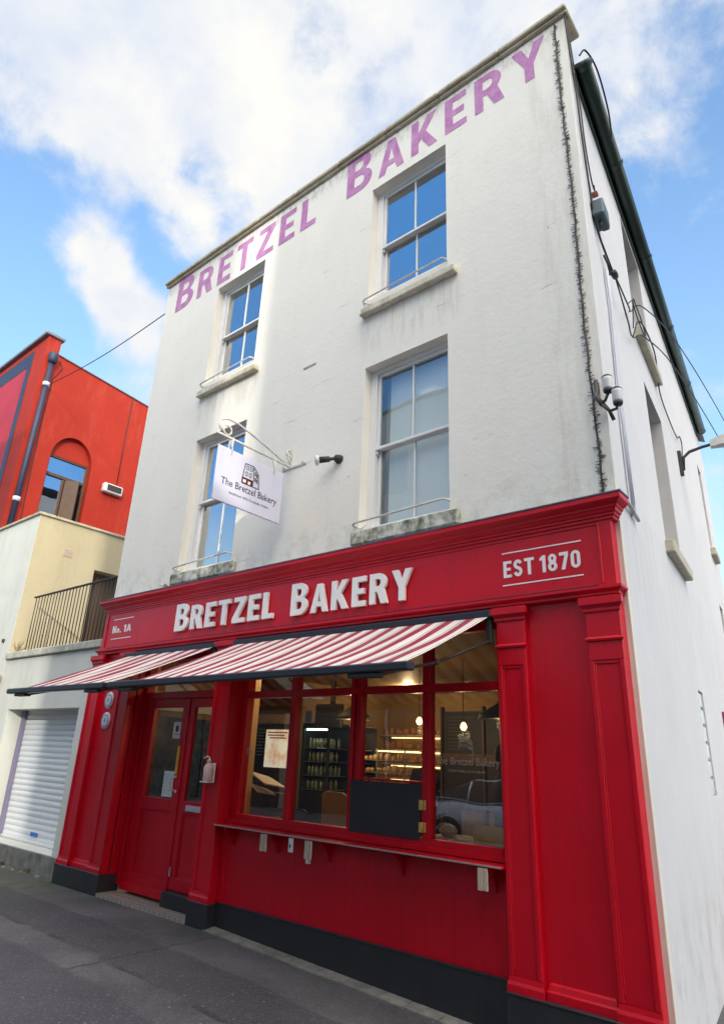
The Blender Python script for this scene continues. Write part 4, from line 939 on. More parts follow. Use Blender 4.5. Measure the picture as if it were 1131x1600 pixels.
mb.bbox(RX-.20, RX-.13, YW0, YW0+.06, 6.0, 7.70); mb.bbox(RX-.20, RX-.13, YW1-.06, YW1, 6.0, 7.70); mb.bbox(RX-.20, RX-.13, YW0+.06, YW1-.06, 7.64, 7.70); mb.bbox(RX-.20, RX-.12, YW0+.06, YW1-.06, 7.19, 7.26); mb.bbox(RX-.20, RX-.13, YW0+.06, YW1-.06, 6.0, 6.08)
mb.bbox(RX-.20, RX-.13, 1.06, 1.11, 6.08, 7.19)
w = mb.build('window', wf, rh)
for a, b, c, e in ((YW0+.06,YW1-.06,7.26,7.64), (YW0+.06,1.06,6.08,7.19)): MB().box(RX-.17, RX-.166, a, b, c, e).build('pane', M['glass_side'], w)
MB().box(RX-.32, RX-.302, YW0-.1, YW1+.1, 5.9, 8.3).build('dark_room', M['dark'], rh)
mb = MB(); mb.add([(RX-.12,1.12,6.05),(RX+.10,1.34,6.05),(RX+.10,1.34,7.18),(RX-.12,1.12,7.18),(RX-.15,1.15,6.05),(RX+.07,1.37,6.05),(RX+.07,1.37,7.18),(RX-.15,1.15,7.18)], [(0,3,2,1),(4,5,6,7),(0,1,5,4),(1,2,6,5),(2,3,7,6),(3,0,4,7)]); mb.build('open_casement', wf, w)
dp = thing('downpipe', (RX+.08,.22,5), 'navy cast downpipe with pale collars at the corner of the red house', 'downpipe')
mb = MB(); mb.tube([(RX+.08,.12,5.0),(RX+.08,.16,9.75)], .06, 12); mb.lathe([(.06,9.7),(.10,9.76),(.11,9.95),(.10,9.96)], (RX+.10,.16,0), 'z', 12); mb.build('pipe', M['navy'], dp)
for z in (6.35, 9.15):
    mb = MB(); mb.lathe([(.062,z-.05),(.078,z-.045),(.078,z+.045),(.062,z+.05)], (RX+.08,.12+.04*(z-5)/4.75,0), 'z', 12); mb.build('collar', M['conduit'], dp)
t = thing('floodlight', (RX,2.05,7.25), 'small grey and white floodlight box on the orange-red side wall', 'floodlight')
MB().bbox(RX+.001, RX+.14, 1.92, 2.40, 7.16, 7.38, b=.02).build('housing', M['ceramic'], t)
mb = MB(); mb.bbox(RX+.141, RX+.15, 2.0, 2.36, 7.20, 7.35, b=.004)
for i in range(6): mb.bbox(RX+.15, RX+.158, 2.02+i*.056, 2.035+i*.056, 7.21, 7.34, b=.001)
mb.build('grille', M['iron'], t)
tag(MB().tube([(RX+.012,2.28,9.80),(RX+.012,2.27,8.6),(RX+.012,2.28,7.38)], .010, 5).build('cable', M['cable']), 'straight thin cable dropping down the red wall to the floodlight', 'cable', 'cables on the red house')
tag(MB().tube([(RX+.03,.35,9.9),(RX+.015,.45,9.75),(RX+.012,.30,9.4),(RX+.012,.28,8.5),(RX+.012,.30,7.2),(RX+.012,.33,6.0),(RX+.012,.4,5.8)], .010, 5).build('cable', M['cable']), 'thin cable hanging beside the downpipe on the red wall', 'cable', 'cables on the red house')
pts = [Vector((RX+.02,.23,9.14)), Vector((RX+.25,.22,9.16))]; e = Vector((-.02,.02,8.72))
for k in range(1, 13): q = k/12; p = pts[1].lerp(e, q); p.z -= .10*math.sin(PI*q); pts.append(p)
tag(MB().tube(pts, .009, 5).build('cable', M['cable']), 'overhead wire slung across the sky from the red house to the white bakery', 'cable')
# weeds
def weed(x, y, z, h, n, label, name='weed', spread=.12):
    mb = MB()
    for i in range(n):
        a = random.uniform(0, 2*PI); l = random.uniform(.4, 1)*h; s = random.uniform(.2, 1)*spread
        p0 = Vector((x+random.uniform(-.02,.02)*4, y+random.uniform(-.02,.02), z)); p1 = p0+Vector((s*math.cos(a)*.6, s*math.sin(a)*.5, l*.6)); p2 = p0+Vector((s*math.cos(a)*1.5, s*math.sin(a), l))
        mb.tube([p0, p1, p2], .0025, 3, smooth=False)
        for k in range(5):
            c = p0.lerp(p2, random.uniform(.3,1)); w = Vector((random.uniform(-1,1),random.uniform(-1,1),random.uniform(-.4,1))).normalized()*random.uniform(.012,.03); u = Vector((random.uniform(-1,1),random.uniform(-1,1),random.uniform(-1,1))).normalized()*.008
            mb.add([c, c+w*.5+u, c+w, c+w*.5-u], [(0,1,2,3)])
    return tag(mb.build(name, M['weed']), label, 'weed', 'weeds growing in the wall and kerb joints')
weed(-2.98, .05, 3.02, .22, 16, 'dry brown weed on the terrace ledge left of the railing')
for i, (x, lb) in enumerate(((-2.6,'left of the shutter'), (-1.7,'below the middle of the shutter'), (-.9,'below the right of the shutter'))):
    weed(x, -.06, gz(x), .05, 14, 'low green weed in the pavement joint '+lb, spread=.05)
weed(1.45, -.05, 3.575, .05, 14, 'small green tuft on the cornice ledge under the left window', spread=.08)
weed(4.75, -.05, 3.575, .05, 14, 'small green tuft on the cornice ledge under the right window', spread=.08)
mb = MB()
for i in range(26):
    x = random.uniform(-3.1,-.15); r = random.uniform(.012,.035); y = -.07-random.uniform(0,.09)
    mb.lathe([(0,-.01),(r,-.0),(r*.8,r*.5),(0,r*.6)], (x, y, gz(x)), 'z', 6, smooth=False)
o = mb.build('rubble', M['concrete']); tag(o, 'crumbled mortar and moss lying along the foot of the garage wall', 'rubble', kind='stuff')

M['shelflight'] = emit('shelf_light', (1,.68,.30), 3.)
# ------------------------------------------------------------------ shop interior things
def pendant(x, y, z, r, label):
    t = thing('pendant_lamp', (x,y,2.72), label, 'lamp', 'black shade lamps hanging in the shop')
    MB().lathe([(r,0),(r*.92,.05),(r*.45,.12),(.03,.16),(.02,.2),(0,.2)], (x,y,z), 'z', 24).build('shade', M['iron'], t)
    MB().lathe([(0,.002),(r*.93,.004)], (x,y,z), 'z', 24).build('diffuser', M['lampglow'], t); MB().tube([(x,y,z+.18),(x,y,2.72)], .005, 6).build('cord', M['cable'], t)
pendant(3.43, 1.5, 2.0, .22, 'black dome lamp seen through the second window pane'); pendant(5.42, 1.5, 2.0, .24, 'black dome lamp seen through the rightmost window pane')
def bulb(x, y, z, label):
    t = thing('bulb_pendant', (x,y,2.72), label, 'lamp', 'glowing bulbs hanging in the shop')
    MB().lathe([(0,-.04),(.025,-.032),(.038,0),(.028,.03),(.012,.05),(0,.05)], (x,y,z), 'z', 16).build('bulb', M['bulb'], t)
    MB().tube([(x,y,z+.05),(x,y,z+.09),(x,y,2.72)], [.014,.005,.004], 6).build('cord', M['cable'], t)
bulb(4.05, 2.0, 2.01, 'bare glowing globe bulb behind the serving hatch pane'); bulb(4.67, 2.0, 1.95, 'bare glowing bulb in front of the menu board')
for i, (x, y) in enumerate(((2.05,4.3), (2.5,4.3), (3.4,4.3))):
    tag(MB().lathe([(.0,-.012),(.045,-.012),(.055,-.0)], (x,y,2.718), 'z', 14).build('downlight', M['downlight']), ('leftmost','middle','rightmost')[i]+' of three small round downlights in the shop ceiling', 'downlight', 'downlights in the shop ceiling')
t = thing('lit_poster', (2.0,1.6,1.4), 'brightly lit orange and white bakery poster seen through the left window pane', 'poster')
MB().bbox(1.76, 2.28, 1.60, 1.66, 1.38, 1.90).build('frame', M['wood'], t)
def posterm():
    m, nt, p, nd, lk = mk('poster_print'); v = pos(nd, lk); f = ramp(nd, lk, noise(nd, lk, v, 6, 5, .7), .46, .70)
    c = mixc(nd, lk, f, (.98,.88,.66,1), (.80,.42,.20,1)); lk.new(c, p.inputs['Base Color']); lk.new(c, p.inputs['Emission Color']); p.inputs['Emission Strength'].default_value = .55; return m
MB().box(1.78, 2.26, 1.594, 1.599, 1.40, 1.88).build('print', posterm(), t)
mb = MB()
for i, (a, b) in enumerate(((1.82,2.20),(1.82,2.15),(1.86,2.18))): mb.box(a, b, 1.591, 1.593, 1.835-i*.035, 1.852-i*.035)
mb.build('print_lines', paint('orange_print', (.70,.30,.16), rough=.8, bs=0), t)
t = thing('price_list', (1.57,1.7,1.7), 'narrow dark price list with green lines beside the lit poster', 'sign')
MB().bbox(1.44,1.72,1.72,1.75,1.45,1.95).build('board', M['blackboard'], t); mb = MB()
for i in range(9): mb.box(1.48,1.66-.03*(i%3),1.716,1.719,1.88-i*.042,1.893-i*.042)
mb.build('chalk_lines', paint('green_chalk', (.25,.42,.2), rough=.9, bs=0), t)
t = thing('wall_screen', (2.73,1.8,2.07), 'black screen hanging high behind the second window pane', 'screen')
MB().bbox(2.50,2.97,1.78,1.84,1.92,2.22,b=.01).build('case', M['blackboard'], t); MB().bbox(2.7,2.76,1.85,1.9,2.1,2.72).build('bracket', M['iron'], t)
tag(MB().bbox(2.90,3.05,.14,.145,1.80,1.95,b=.001).build('window_card', M['paper']), 'small printed card stuck inside the second window pane', 'card') if False else None
t = thing('window_card', (4.0,.115,1.95), 'small printed white card stuck inside the second window pane', 'card')
MB().box(3.955,4.045,.112,.114,1.88,2.0).build('sheet', M['paper'], t); mb = MB()
for i in range(6): mb.box(3.965,4.035,.1105,.1115,1.975-i*.015,1.979-i*.015)
mb.build('print', M['ink'], t)
def fridge(x0, x1, y, label, warm):
    t = thing('display_fridge', ((x0+x1)/2,y,0), label, 'fridge', 'display cabinets inside the shop')
    mb = MB(); mb.bbox(x0,x0+.04,y,y+.5,0,2.0); mb.bbox(x1-.04,x1,y,y+.03,1.1,1.93); mb.bbox(x1-.04,x1,y+.47,y+.5,1.1,1.93); mb.bbox(x1-.04,x1,y,y+.5,0,1.1); mb.bbox(x0+.04,x1,y,y+.5,1.93,2.0); mb.bbox(x0+.04,x1-.04,y,y+.5,0,1.1); mb.bbox(x0+.04,x1-.04,y+.46,y+.5,1.1,1.93)
    mb.build('cabinet', M['blackboard'], t)
    for z in (1.12,1.30,1.48,1.66): MB().bbox(x0+.04,x1-.04,y+.02,y+.45,z,z+.012).build('shelf', M['steel'], t)
    mb = MB(); mc = MB()
    for z, dy in [(a, b) for a in (1.132,1.312,1.492,1.672) for b in (0,.12,.24)]:
        q = x0+.08
        while q < x1-.08:
            r = random.uniform(.018,.03)
            if warm: mb.lathe([(0,0),(r*1.2,.005),(r*1.4,.03),(r,.055),(0,.065)], (q,y+.1+dy,z), 'z', 8)
            else: mb.lathe([(0,0),(r,0),(r,.09),(r*.4,.115),(r*.4,.13),(0,.13)], (q,y+.1+dy,z), 'z', 8)
            q += random.uniform(.065,.09)
    mb.build('goods', M['bread'] if warm else paint('green_bottles', (.10,.22,.10), (.5,.5,.4), rough=.3, nscale=14, amt=1, bs=0), t)
    MB().bbox(x0+.05,x1-.05,y+.03,y+.05,1.905,1.925).build('light_strip', emit('cabinet_light', (1,.8,.45) if warm else (.8,1,.85), 9. if warm else 8.), t)
fridge(1.88,2.40,2.2,'bottle fridge with green bottles seen through the second window pane',0)
fridge(1.62,2.22,3.0,'warmly lit pastry cabinet seen through the second window pane',1)
t = thing('bread_shelf', (1.6,5.4,1.5), 'long wall shelf of loaves at the back of the shop', 'shelf')
for z in (1.22, 1.46, 1.70, 1.95):
    MB().bbox(.95,3.6,5.22,5.58,z,z+.025).build('board', M['batten'], t); mb = MB(); q = 1.0
    while q < 3.5:
        r = random.uniform(.03,.07); k = random.uniform(.8,1.5); mb.lathe([(0,0),(r,.01),(r*1.15,.04*k),(r*.8,.08*k),(0,.10*k)], (q,5.36+random.uniform(-.06,.04),z+.025), 'z', 9); q += r*2+random.uniform(.0,.05)
    mb.build('loaves', M['bread'], t)
    MB().bbox(1.0,3.5,5.50,5.52,z-.03,z-.012).build('light_strip', M['shelflight'], t)
t = thing('shop_counter', (3.,3.3,0), 'dark shop counter with a till in the middle of the room', 'counter')
MB().bbox(1.9,3.6,3.2,3.7,0,1.15).build('body', M['wood'], t); MB().bbox(1.86,3.64,3.15,3.75,1.152,1.18).build('top', M['blackboard'], t)
mb = MB(); mb.prism([(3.3,1.182),(3.6,1.182),(3.55,1.25),(3.35,1.45)], lambda a, b: (a*.6+1.0, b*0+a, b), lambda a, b: (a*.6+1.2, b*0+a, b)); mb.build('till', M['iron'], t)
t = thing('cake_display', (2.6,3.4,1.18), 'glass-fronted display of cakes and jars standing on the shop counter', 'display case')
for z in (1.19,1.36,1.53):
    MB().bbox(1.92,2.95,3.25,3.65,z,z+.012).build('tray', M['steel'], t); mb = MB(); q = 1.97
    while q < 2.9:
        r = random.uniform(.022,.04); h = random.uniform(.05,.11); mb.lathe([(0,0),(r,0),(r,h*.7),(r*.6,h),(0,h)], (q,3.3+random.uniform(-.02,.08),z+.012), 'z', 8); q += r*2+random.uniform(.01,.03)
    mb.build('goods', paint('mixed_goods', (.62,.34,.10), (.75,.60,.34), rough=.6, nscale=17, amt=1, bs=0), t)
MB().bbox(1.92,2.95,3.60,3.62,1.66,1.68).build('light_strip', M['shelflight'], t)
for x in (1.92,2.43,2.94): MB().bbox(x-.01,x+.01,3.24,3.26,1.19,1.70).build('post', M['steel'], t)
t = thing('menu_board', (4.3,3,0), 'tall black menu board with a pale wooden frame behind the rightmost pane', 'menu board')
MB().bbox(3.76,4.75,3.0,3.04,1.0,2.20).build('panel', M['blackboard'], t); mb = MB()
for x in (3.72,4.36): mb.bbox(x,x+.03,2.97,3.05,.2,2.26)
mb.bbox(3.75,4.75,2.98,3.0,1.55,1.67); mb.build('frame', M['wood'], t)
mb = MB()
for i in range(10): mb.box(3.84,4.22-.05*((i*7)%4),2.995,2.999,2.12-i*.045,2.126-i*.045)
mb.build('chalk_lines', paint('dull_chalk', (.16,.15,.13), rough=.9, bs=0), t)
t = thing('reading_stand', (2.8,.8,0), 'slim stand holding open newspapers behind the left window pane', 'newspaper stand')
mb = MB(); mb.add([(2.46,.75,1.36),(2.60,.95,1.30),(2.96,.9,1.20),(2.80,.70,1.24),(2.46,.75,1.375),(2.60,.95,1.315),(2.96,.9,1.215),(2.80,.70,1.255)], [(0,3,2,1),(4,5,6,7),(0,1,5,4),(1,2,6,5),(2,3,7,6),(3,0,4,7)]); mb.add([(2.50,.72,1.24),(2.62,.92,1.17),(2.86,.86,1.12),(2.72,.68,1.15),(2.50,.72,1.25),(2.62,.92,1.18),(2.86,.86,1.13),(2.72,.68,1.16)], [(0,3,2,1),(4,5,6,7),(0,1,5,4),(1,2,6,5),(2,3,7,6),(3,0,4,7)]); mb.build('newspaper', M['paper'], t)
mb = MB(); mb.tube([(2.70,.82,0),(2.70,.82,1.14)], .015, 8); mb.bbox(2.62,2.95,.85,1.0,.95,1.15); mb.build('stand', M['iron'], t)
def chair(x, y, rz, mat, top, label):
    t = thing('cafe_chair', (x,y,0), label, 'chair', 'chairs inside the shop window')
    T = lambda a, b, c: (x+a*math.cos(rz)-b*math.sin(rz), y+a*math.sin(rz)+b*math.cos(rz), c)
    MB(T).bbox(-.2,.2,-.2,.2,.62,.65,b=.012).build('seat', mat, t)
    mb = MB(T); mb.prism([(-.2,.70),(.2,.70),(.17,top-.02),(.12,top),(-.12,top),(-.17,top-.02)], lambda a, c: (a,.18+.1*(c-.7),c), lambda a, c: (a,.20+.1*(c-.7),c)); mb.build('backrest', mat, t)
    for a in (-.17,.17):
        for b in (-.17,.17): MB(T).tube([(a*1.15,b*1.15,0),(a,b,.62)], .012, 6).build('leg', M['iron'], t)
        MB(T).tube([(a*.8,.18,.63),(a*.8,.19,.75)], .01, 6).build('stay', M['iron'], t)
chair(3.62,.62,PI,M['blackboard'],1.06,'black chair back just above the sill of the second pane')
chair(3.78,1.05,PI,M['yellow'],1.22,'tall yellow chair seen through the right side of the second pane')
chair(5.92,.55,PI,M['yellow'],1.10,'yellow chair in the lower corner of the rightmost pane')
t = thing('window_table', (5.6,.42,0), 'narrow pale table just inside the rightmost pane', 'table')
MB().bbox(5.30,6.1,.30,.62,.955,.98).build('tabletop', M['ceramic'], t); MB().tube([(5.7,.46,0),(5.7,.46,.955)], .03, 10).build('leg', M['iron'], t)
mb = MB(); n = 9
mb.lathe([(0,0),(.06,.005),(.085,.04),(.06,.08),(.02,.095),(0,.095)], (5.46,.40,.982), 'z', 9, smooth=False); o = mb.build('paper_bag', paint('crumpled_paper', (.62,.50,.36), (.4,.3,.2), rough=.8, nscale=14, bs=1., fine=18), None); o.scale = (1,1,1)
tag(o, 'crumpled brown paper bag on the table inside the rightmost pane', 'paper bag')
# customers, seen as dark figures through the glass
def person(x, y, rz, h, label, z0=0):
    t = thing('person', (x,y,z0), label, 'person')
    k = h/1.72
    J = {'pelvis': (0,0,.95), 'waist': (0,0,1.10), 'chest': (0,-.01,1.32), 'neck': (0,0,1.47), 'head': (0,-.02,1.56), 'crown': (0,-.015,1.66),
         'lhip': (.09,0,.90), 'lknee': (.10,-.03,.50), 'lank': (.10,.02,.08), 'ltoe': (.11,-.13,.03), 'rhip': (-.09,0,.90), 'rknee': (-.11,-.06,.50), 'rank': (-.11,.0,.08), 'rtoe': (-.12,-.15,.03),
         'lsh': (.18,0,1.40), 'lel': (.23,.02,1.12), 'lwr': (.16,-.20,1.05), 'lha': (.13,-.28,1.06), 'rsh': (-.18,0,1.40), 'rel': (-.24,.03,1.12), 'rwr': (-.20,-.16,.98), 'rha': (-.18,-.24,.97)}
    R = {'pelvis':.13,'waist':.115,'chest':.14,'neck':.055,'head':.085,'crown':.075,'lhip':.09,'lknee':.06,'lank':.04,'ltoe':.035,'rhip':.09,'rknee':.06,'rank':.04,'rtoe':.035,'lsh':.06,'lel':.042,'lwr':.028,'lha':.03,'rsh':.06,'rel':.042,'rwr':.028,'rha':.03}
    E = [('pelvis','waist'),('waist','chest'),('chest','neck'),('neck','head'),('head','crown'),('pelvis','lhip'),('lhip','lknee'),('lknee','lank'),('lank','ltoe'),('pelvis','rhip'),('rhip','rknee'),('rknee','rank'),('rank','rtoe'),('chest','lsh'),('lsh','lel'),('lel','lwr'),('lwr','lha'),('chest','rsh'),('rsh','rel'),('rel','rwr'),('rwr','rha')]
    ks = list(J); c, s = math.cos(rz), math.sin(rz)
    me = bpy.data.meshes.new('body'); me.from_pydata([((J[q][0]*c-J[q][1]*s)*k, (J[q][0]*s+J[q][1]*c)*k, J[q][2]*k) for q in ks], [(ks.index(a), ks.index(b)) for a, b in E], [])
    o = bpy.data.objects.new('body', me); COL.objects.link(o); o.parent = t; me.materials.append(M['cloth'])
    o.modifiers.new('skin', 'SKIN'); 
    for i, q in enumerate(ks): me.skin_vertices[0].data[i].radius = (R[q]*k, R[q]*k)
    me.skin_vertices[0].data[0].use_root = True
    ss = o.modifiers.new('sub', 'SUBSURF'); ss.levels = 2; ss.render_levels = 2
    T = lambda a, b, z: (x+(a*c-b*s)*k, y+(a*s+b*c)*k, z0+z*k)
    mb = MB(T); mb.lathe([(0,-.115),(.045,-.105),(.066,-.06),(.075,0),(.072,.05),(.05,.095),(0,.11)], (0,-.035,1.60), 'z', 16); mb.lathe([(.012,-.0),(.0,-.02)], (0,-.108,1.59), 'y', 6); mb.build('face', M['skin'], t)
    mb = MB(T); mb.lathe([(.05,-.06),(.084,-.03),(.088,.03),(.07,.09),(.03,.12),(0,.125)], (0,.0,1.62), 'z', 16); mb.build('hair', M['hair'], t)
    for side, q in ((1,'lha'),(-1,'rha')):
        hx, hy, hz = J[q]
        mb = MB(T); mb.tube([(hx,hy+.03,hz),(hx,hy-.02,hz),(hx,hy-.05,hz-.005)], [.022,.034,.03], 8)
        for f in range(4): mb.tube([(hx-.024+.016*f,hy-.045,hz),(hx-.026+.017*f,hy-.085-.006*(f in (1,2)),hz-.008),(hx-.026+.017*f,hy-.105-.008*(f in (1,2)),hz-.03)], [.009,.008,.006], 6)
        mb.tube([(hx-side*.025,hy-.01,hz),(hx-side*.05,hy-.045,hz-.01),(hx-side*.045,hy-.07,hz-.02)], [.011,.009,.007], 6)
        mb.build('hand', M['skin'], t)
person(3.50, 3.0, .5, 1.72, 'person in dark clothes standing inside, behind the serving hatch pane')
person(5.62, 1.15, 2.4, 1.74, 'dark-haired person close inside the rightmost pane, facing into the shop')

# ------------------------------------------------------------------ silver car across the street (seen mirrored in the glass)
car = thing('parked_car', (2.7,-8.3,gz(2)-.12), 'silver saloon car parked across the street, mirrored in the right shop pane', 'car')
CX, CY, CZ = .0, -8.3, gz(2)-.12
silver = paint('silver_paint', (.62,.66,.76), (.56,.60,.70), rough=.25, metal=.3, bs=0)
def CT(a, b, c): return (CX+a, CY+b, CZ+c)
outline = [(0,.45,.55,.78),(.05,.38,.86,.84),(.35,.22,.96,.88),(.9,.20,.98,.91),(1.6,.18,.97,.92),(2.6,.18,.95,.92),(3.4,.18,.92,.91),(4.2,.20,.86,.88),(4.6,.25,.74,.80),(4.75,.35,.62,.66)]
mb = MB(CT); vs = []; n = 12
for (x, z0, z1, w) in outline:
    for (fy, fz) in ((-1,.12),(-1,.55),(-.97,.78),(-.90,.94),(-.75,1.0),(-.3,1.01),(.3,1.01),(.75,1.0),(.90,.94),(.97,.78),(1,.55),(1,.12)):
        vs.append((x, fy*w, z0+(z1-z0)*fz))
mb.add(vs, [(i*n+k, i*n+(k+1)%n, (i+1)*n+(k+1)%n, (i+1)*n+k) for i in range(len(outline)-1) for k in range(n)] + [tuple(range(n)), tuple(range((len(outline)-1)*n, len(outline)*n))], True)
mb.build('body', silver, car)
cab = [(.55,.96,.97,.80),(.95,.95,1.22,.74),(1.45,.95,1.40,.68),(2.1,.95,1.45,.66),(2.7,.95,1.42,.66),(3.1,.93,1.26,.70),(3.6,.90,.93,.78)]
mb = MB(CT); vs = []
for (x, z0, z1, w) in cab: vs += [(x,-.82,z0),(x,-w,z1-.03),(x,-w*.8,z1),(x,w*.8,z1),(x,w,z1-.03),(x,.82,z0)]
mb.add(vs, [(i*6+k, i*6+k+1, (i+1)*6+k+1, (i+1)*6+k) for i in range(6) for k in (1,2,3)], True)
mb.build('roof', silver, car)
mb = MB(CT); mb.add(vs, [(i*6+k, i*6+k+1, (i+1)*6+k+1, (i+1)*6+k) for i in range(6) for k in (0,4)], True)
mb.build('side_glass', M['blackboard'], car)
mb = MB(CT)
for s in (-1,1):
    for x in (1.35, 2.2, 3.05): mb.tube([(x,s*.83,.96),(x+(.0 if x > 1.5 else .05),s*.70,1.36)], .022, 6)
    mb.tube([(.55,s*.83,.975),(3.6,s*.83,.93)], .012, 6)
mb.build('trim', silver, car)
for x in (.88, 3.85):
    for s in (-1,1):
        w = MB(CT).lathe([(.20,s*.10),(.31,s*.11),(.335,s*.05),(.335,-s*.12),(.2,-s*.12)], (x,s*.84,.335), 'y', 28).build('wheel', M['cable'], car)
        mb = MB(CT); mb.lathe([(.0,s*.07),(.04,s*.075),(.05,s*.06)], (x,s*.85,.335), 'y', 12); mb.lathe([(.19,s*.095),(.215,s*.10),(.215,s*.02),(.19,s*.02)], (x,s*.85,.335), 'y', 24, caps=False)
        for k in range(5):
            for dk in (-.12,.12):
                a = k*2*PI/5; mb.tube([(x+.03*math.cos(a),s*.91,.335+.03*math.sin(a)),(x+.2*math.cos(a+dk),s*.935,.335+.2*math.sin(a+dk))], .013, 5)
        mb.build('rim', M['steel'], w)
        MB(CT).lathe([(.0,s*.012),(.37,s*.012),(.37,-s*.2),(0,-s*.2)], (x,s*.885,.345), 'y', 28).build('wheel_arch', M['cable'], car)
for s in (-1,1):
    MB(CT).bbox(-.012,.16,s*.55,s*.86,.62,.76,b=.03).build('tail_light', paint('red_lens', (.45,.02,.02), rough=.2, bs=0), car)
    MB(CT).bbox(4.55,4.72,s*.45,s*.74,.50,.62,b=.03).build('headlight', M['ceramic'], car)
    MB(CT).bbox(1.75,1.93,s*.925,s*.945,.80,.825,b=.006).build('door_handle', silver, car); MB(CT).bbox(2.75,2.93,s*.925,s*.945,.78,.805,b=.006).build('door_handle', silver, car)

# ------------------------------------------------------------------ opposite side of the street (unseen; heights and gaps shaped to cut the sun, mirrored in the windows)
SEL = math.radians(18.); SAZ = math.radians(50.)      # sun in front, to the right
tn = math.tan(SAZ)
def opposite(x0, x1, h, label, mat, wins=True, d=7.):
    t = thing('house_or_sun_block', ((x0+x1)/2,-11.5,0), label, 'building', 'houses across the street')
    sh = d*tn  # side walls slanted along the sun so its strip passes the gaps
    mb = MB(); mb.add([(x0,-11.5,-1),(x1,-11.5,-1),(x1+sh,-11.5-d,-1),(x0+sh,-11.5-d,-1),(x0,-11.5,h),(x1,-11.5,h),(x1+sh,-11.5-d,h),(x0+sh,-11.5-d,h)], [(0,3,2,1),(4,5,6,7),(0,1,5,4),(1,2,6,5),(2,3,7,6),(3,0,4,7)])
    mb.build('wall', mat, t)
    if wins:
        z = 4.1
        while z+1.9 < h:
            n = max(1, int((x1-x0)/2.6)); p = (x1-x0)/n
            for i in range(n):
                a = x0+p*(i+.5)
                f = MB().bbox(a-.55, a+.55, -11.5, -11.46, z, z+1.7).build('window', M['white'], t)
                g = MB(); g.box(a-.48, a-.02, -11.458, -11.452, z+.07, z+1.63); g.box(a+.02, a+.48, -11.458, -11.452, z+.07, z+1.63); g.build('pane', paint('pale_sky_reflection', (.50,.62,.72), (.42,.55,.66), rough=.5, bs=0), f)  # bright reflection of these panes put into their pale blue colour
            z += 3.1
    if wins:
        n = max(1, int((x1-x0)/4)); p = (x1-x0)/n
        for i in range(n):
            sf = MB(); sf.bbox(x0+p*i+.08, x0+p*(i+1)-.08, -11.499, -11.40, -.5, 3.35); sf = sf.build('shopfront', paint('added_dark_front', random.choice([(.03,.028,.03),(.035,.02,.015),(.02,.03,.028)]), rough=.6, bs=0), t)  # dark front added so the bakery panes mirror little brightness
            g = MB(); g.box(x0+p*i+.5, x0+p*(i+1)-.5, -11.399, -11.395, .8, 2.6); g.build('pane', M['dark'], sf)
    mb = MB(); mb.bbox(x0-.02, x1+.02, -11.6, -11.42, h+.001, h+.15, b=.02); mb.build('cornice', M['coping'], t)
    return t
opposite(-8., 8.7, 13.6, 'tall white terrace across the street, mirrored in the upper right window', paint('bright_white_stucco', (.86,.88,.86), (.80,.83,.82), rough=.8))
opposite(-40., -8.3, 6.5, 'low row of pale houses further down the opposite side', M['cream'])
opposite(8.72, 12.05, 6.0, 'added low white block opposite that keeps sun off the pavement', M['whitewall'], wins=False)
opposite(12.07, 15.6, 15.6, 'added tall grey block opposite that shades the facade beside the sun strip', M['side'])
opposite(15.62, 16.48, 9.3, 'added thin gap filler opposite that ends the sun strip above the shop', M['render'], wins=False)
opposite(16.5, 60., 21., 'added large pale block up the street that keeps sun off the side wall', M['side'])

# ------------------------------------------------------------------ world, sun, lamps
w = bpy.data.worlds.new('World'); scene.world = w; w.use_nodes = True; nt = w.node_tree; nd = nt.nodes; lk = nt.links; nd.clear()
out = nd.new('ShaderNodeOutputWorld'); bg = nd.new('ShaderNodeBackground'); lk.new(bg.outputs[0], out.inputs[0])
sky = nd.new('ShaderNodeTexSky'); sky.sky_type = 'NISHITA'; sky.sun_disc = False; sky.sun_elevation = SEL; sky.sun_rotation = PI-SAZ
sky.air_density = 1.; sky.dust_density = .3; sky.ozone_density = 2.
SKY_STRENGTH = .15; GLOW = 5.2; CLOUD = 5.4
bg.inputs[1].default_value = SKY_STRENGTH
tc = nd.new('ShaderNodeTexCoord'); D = tc.outputs['Generated']
sp = nd.new('ShaderNodeSeparateXYZ'); lk.new(D, sp.inputs[0])
den = mul(nd, lk, sp.outputs[2], .22, 'ADD'); den = mul(nd, lk, den, .05, 'MAXIMUM')
cx = mul(nd, lk, sp.outputs[0], den, 'DIVIDE'); cy = mul(nd, lk, sp.outputs[1], den, 'DIVIDE')
cb = nd.new('ShaderNodeCombineXYZ'); lk.new(cx, cb.inputs[0]); lk.new(cy, cb.inputs[1])
n1 = noise(nd, lk, D, 4.2, 9, .60, .25)
n2 = noise(nd, lk, D, 9., 6, .55, .2)
n3 = noise(nd, lk, D, 13., 8, .68, .4)
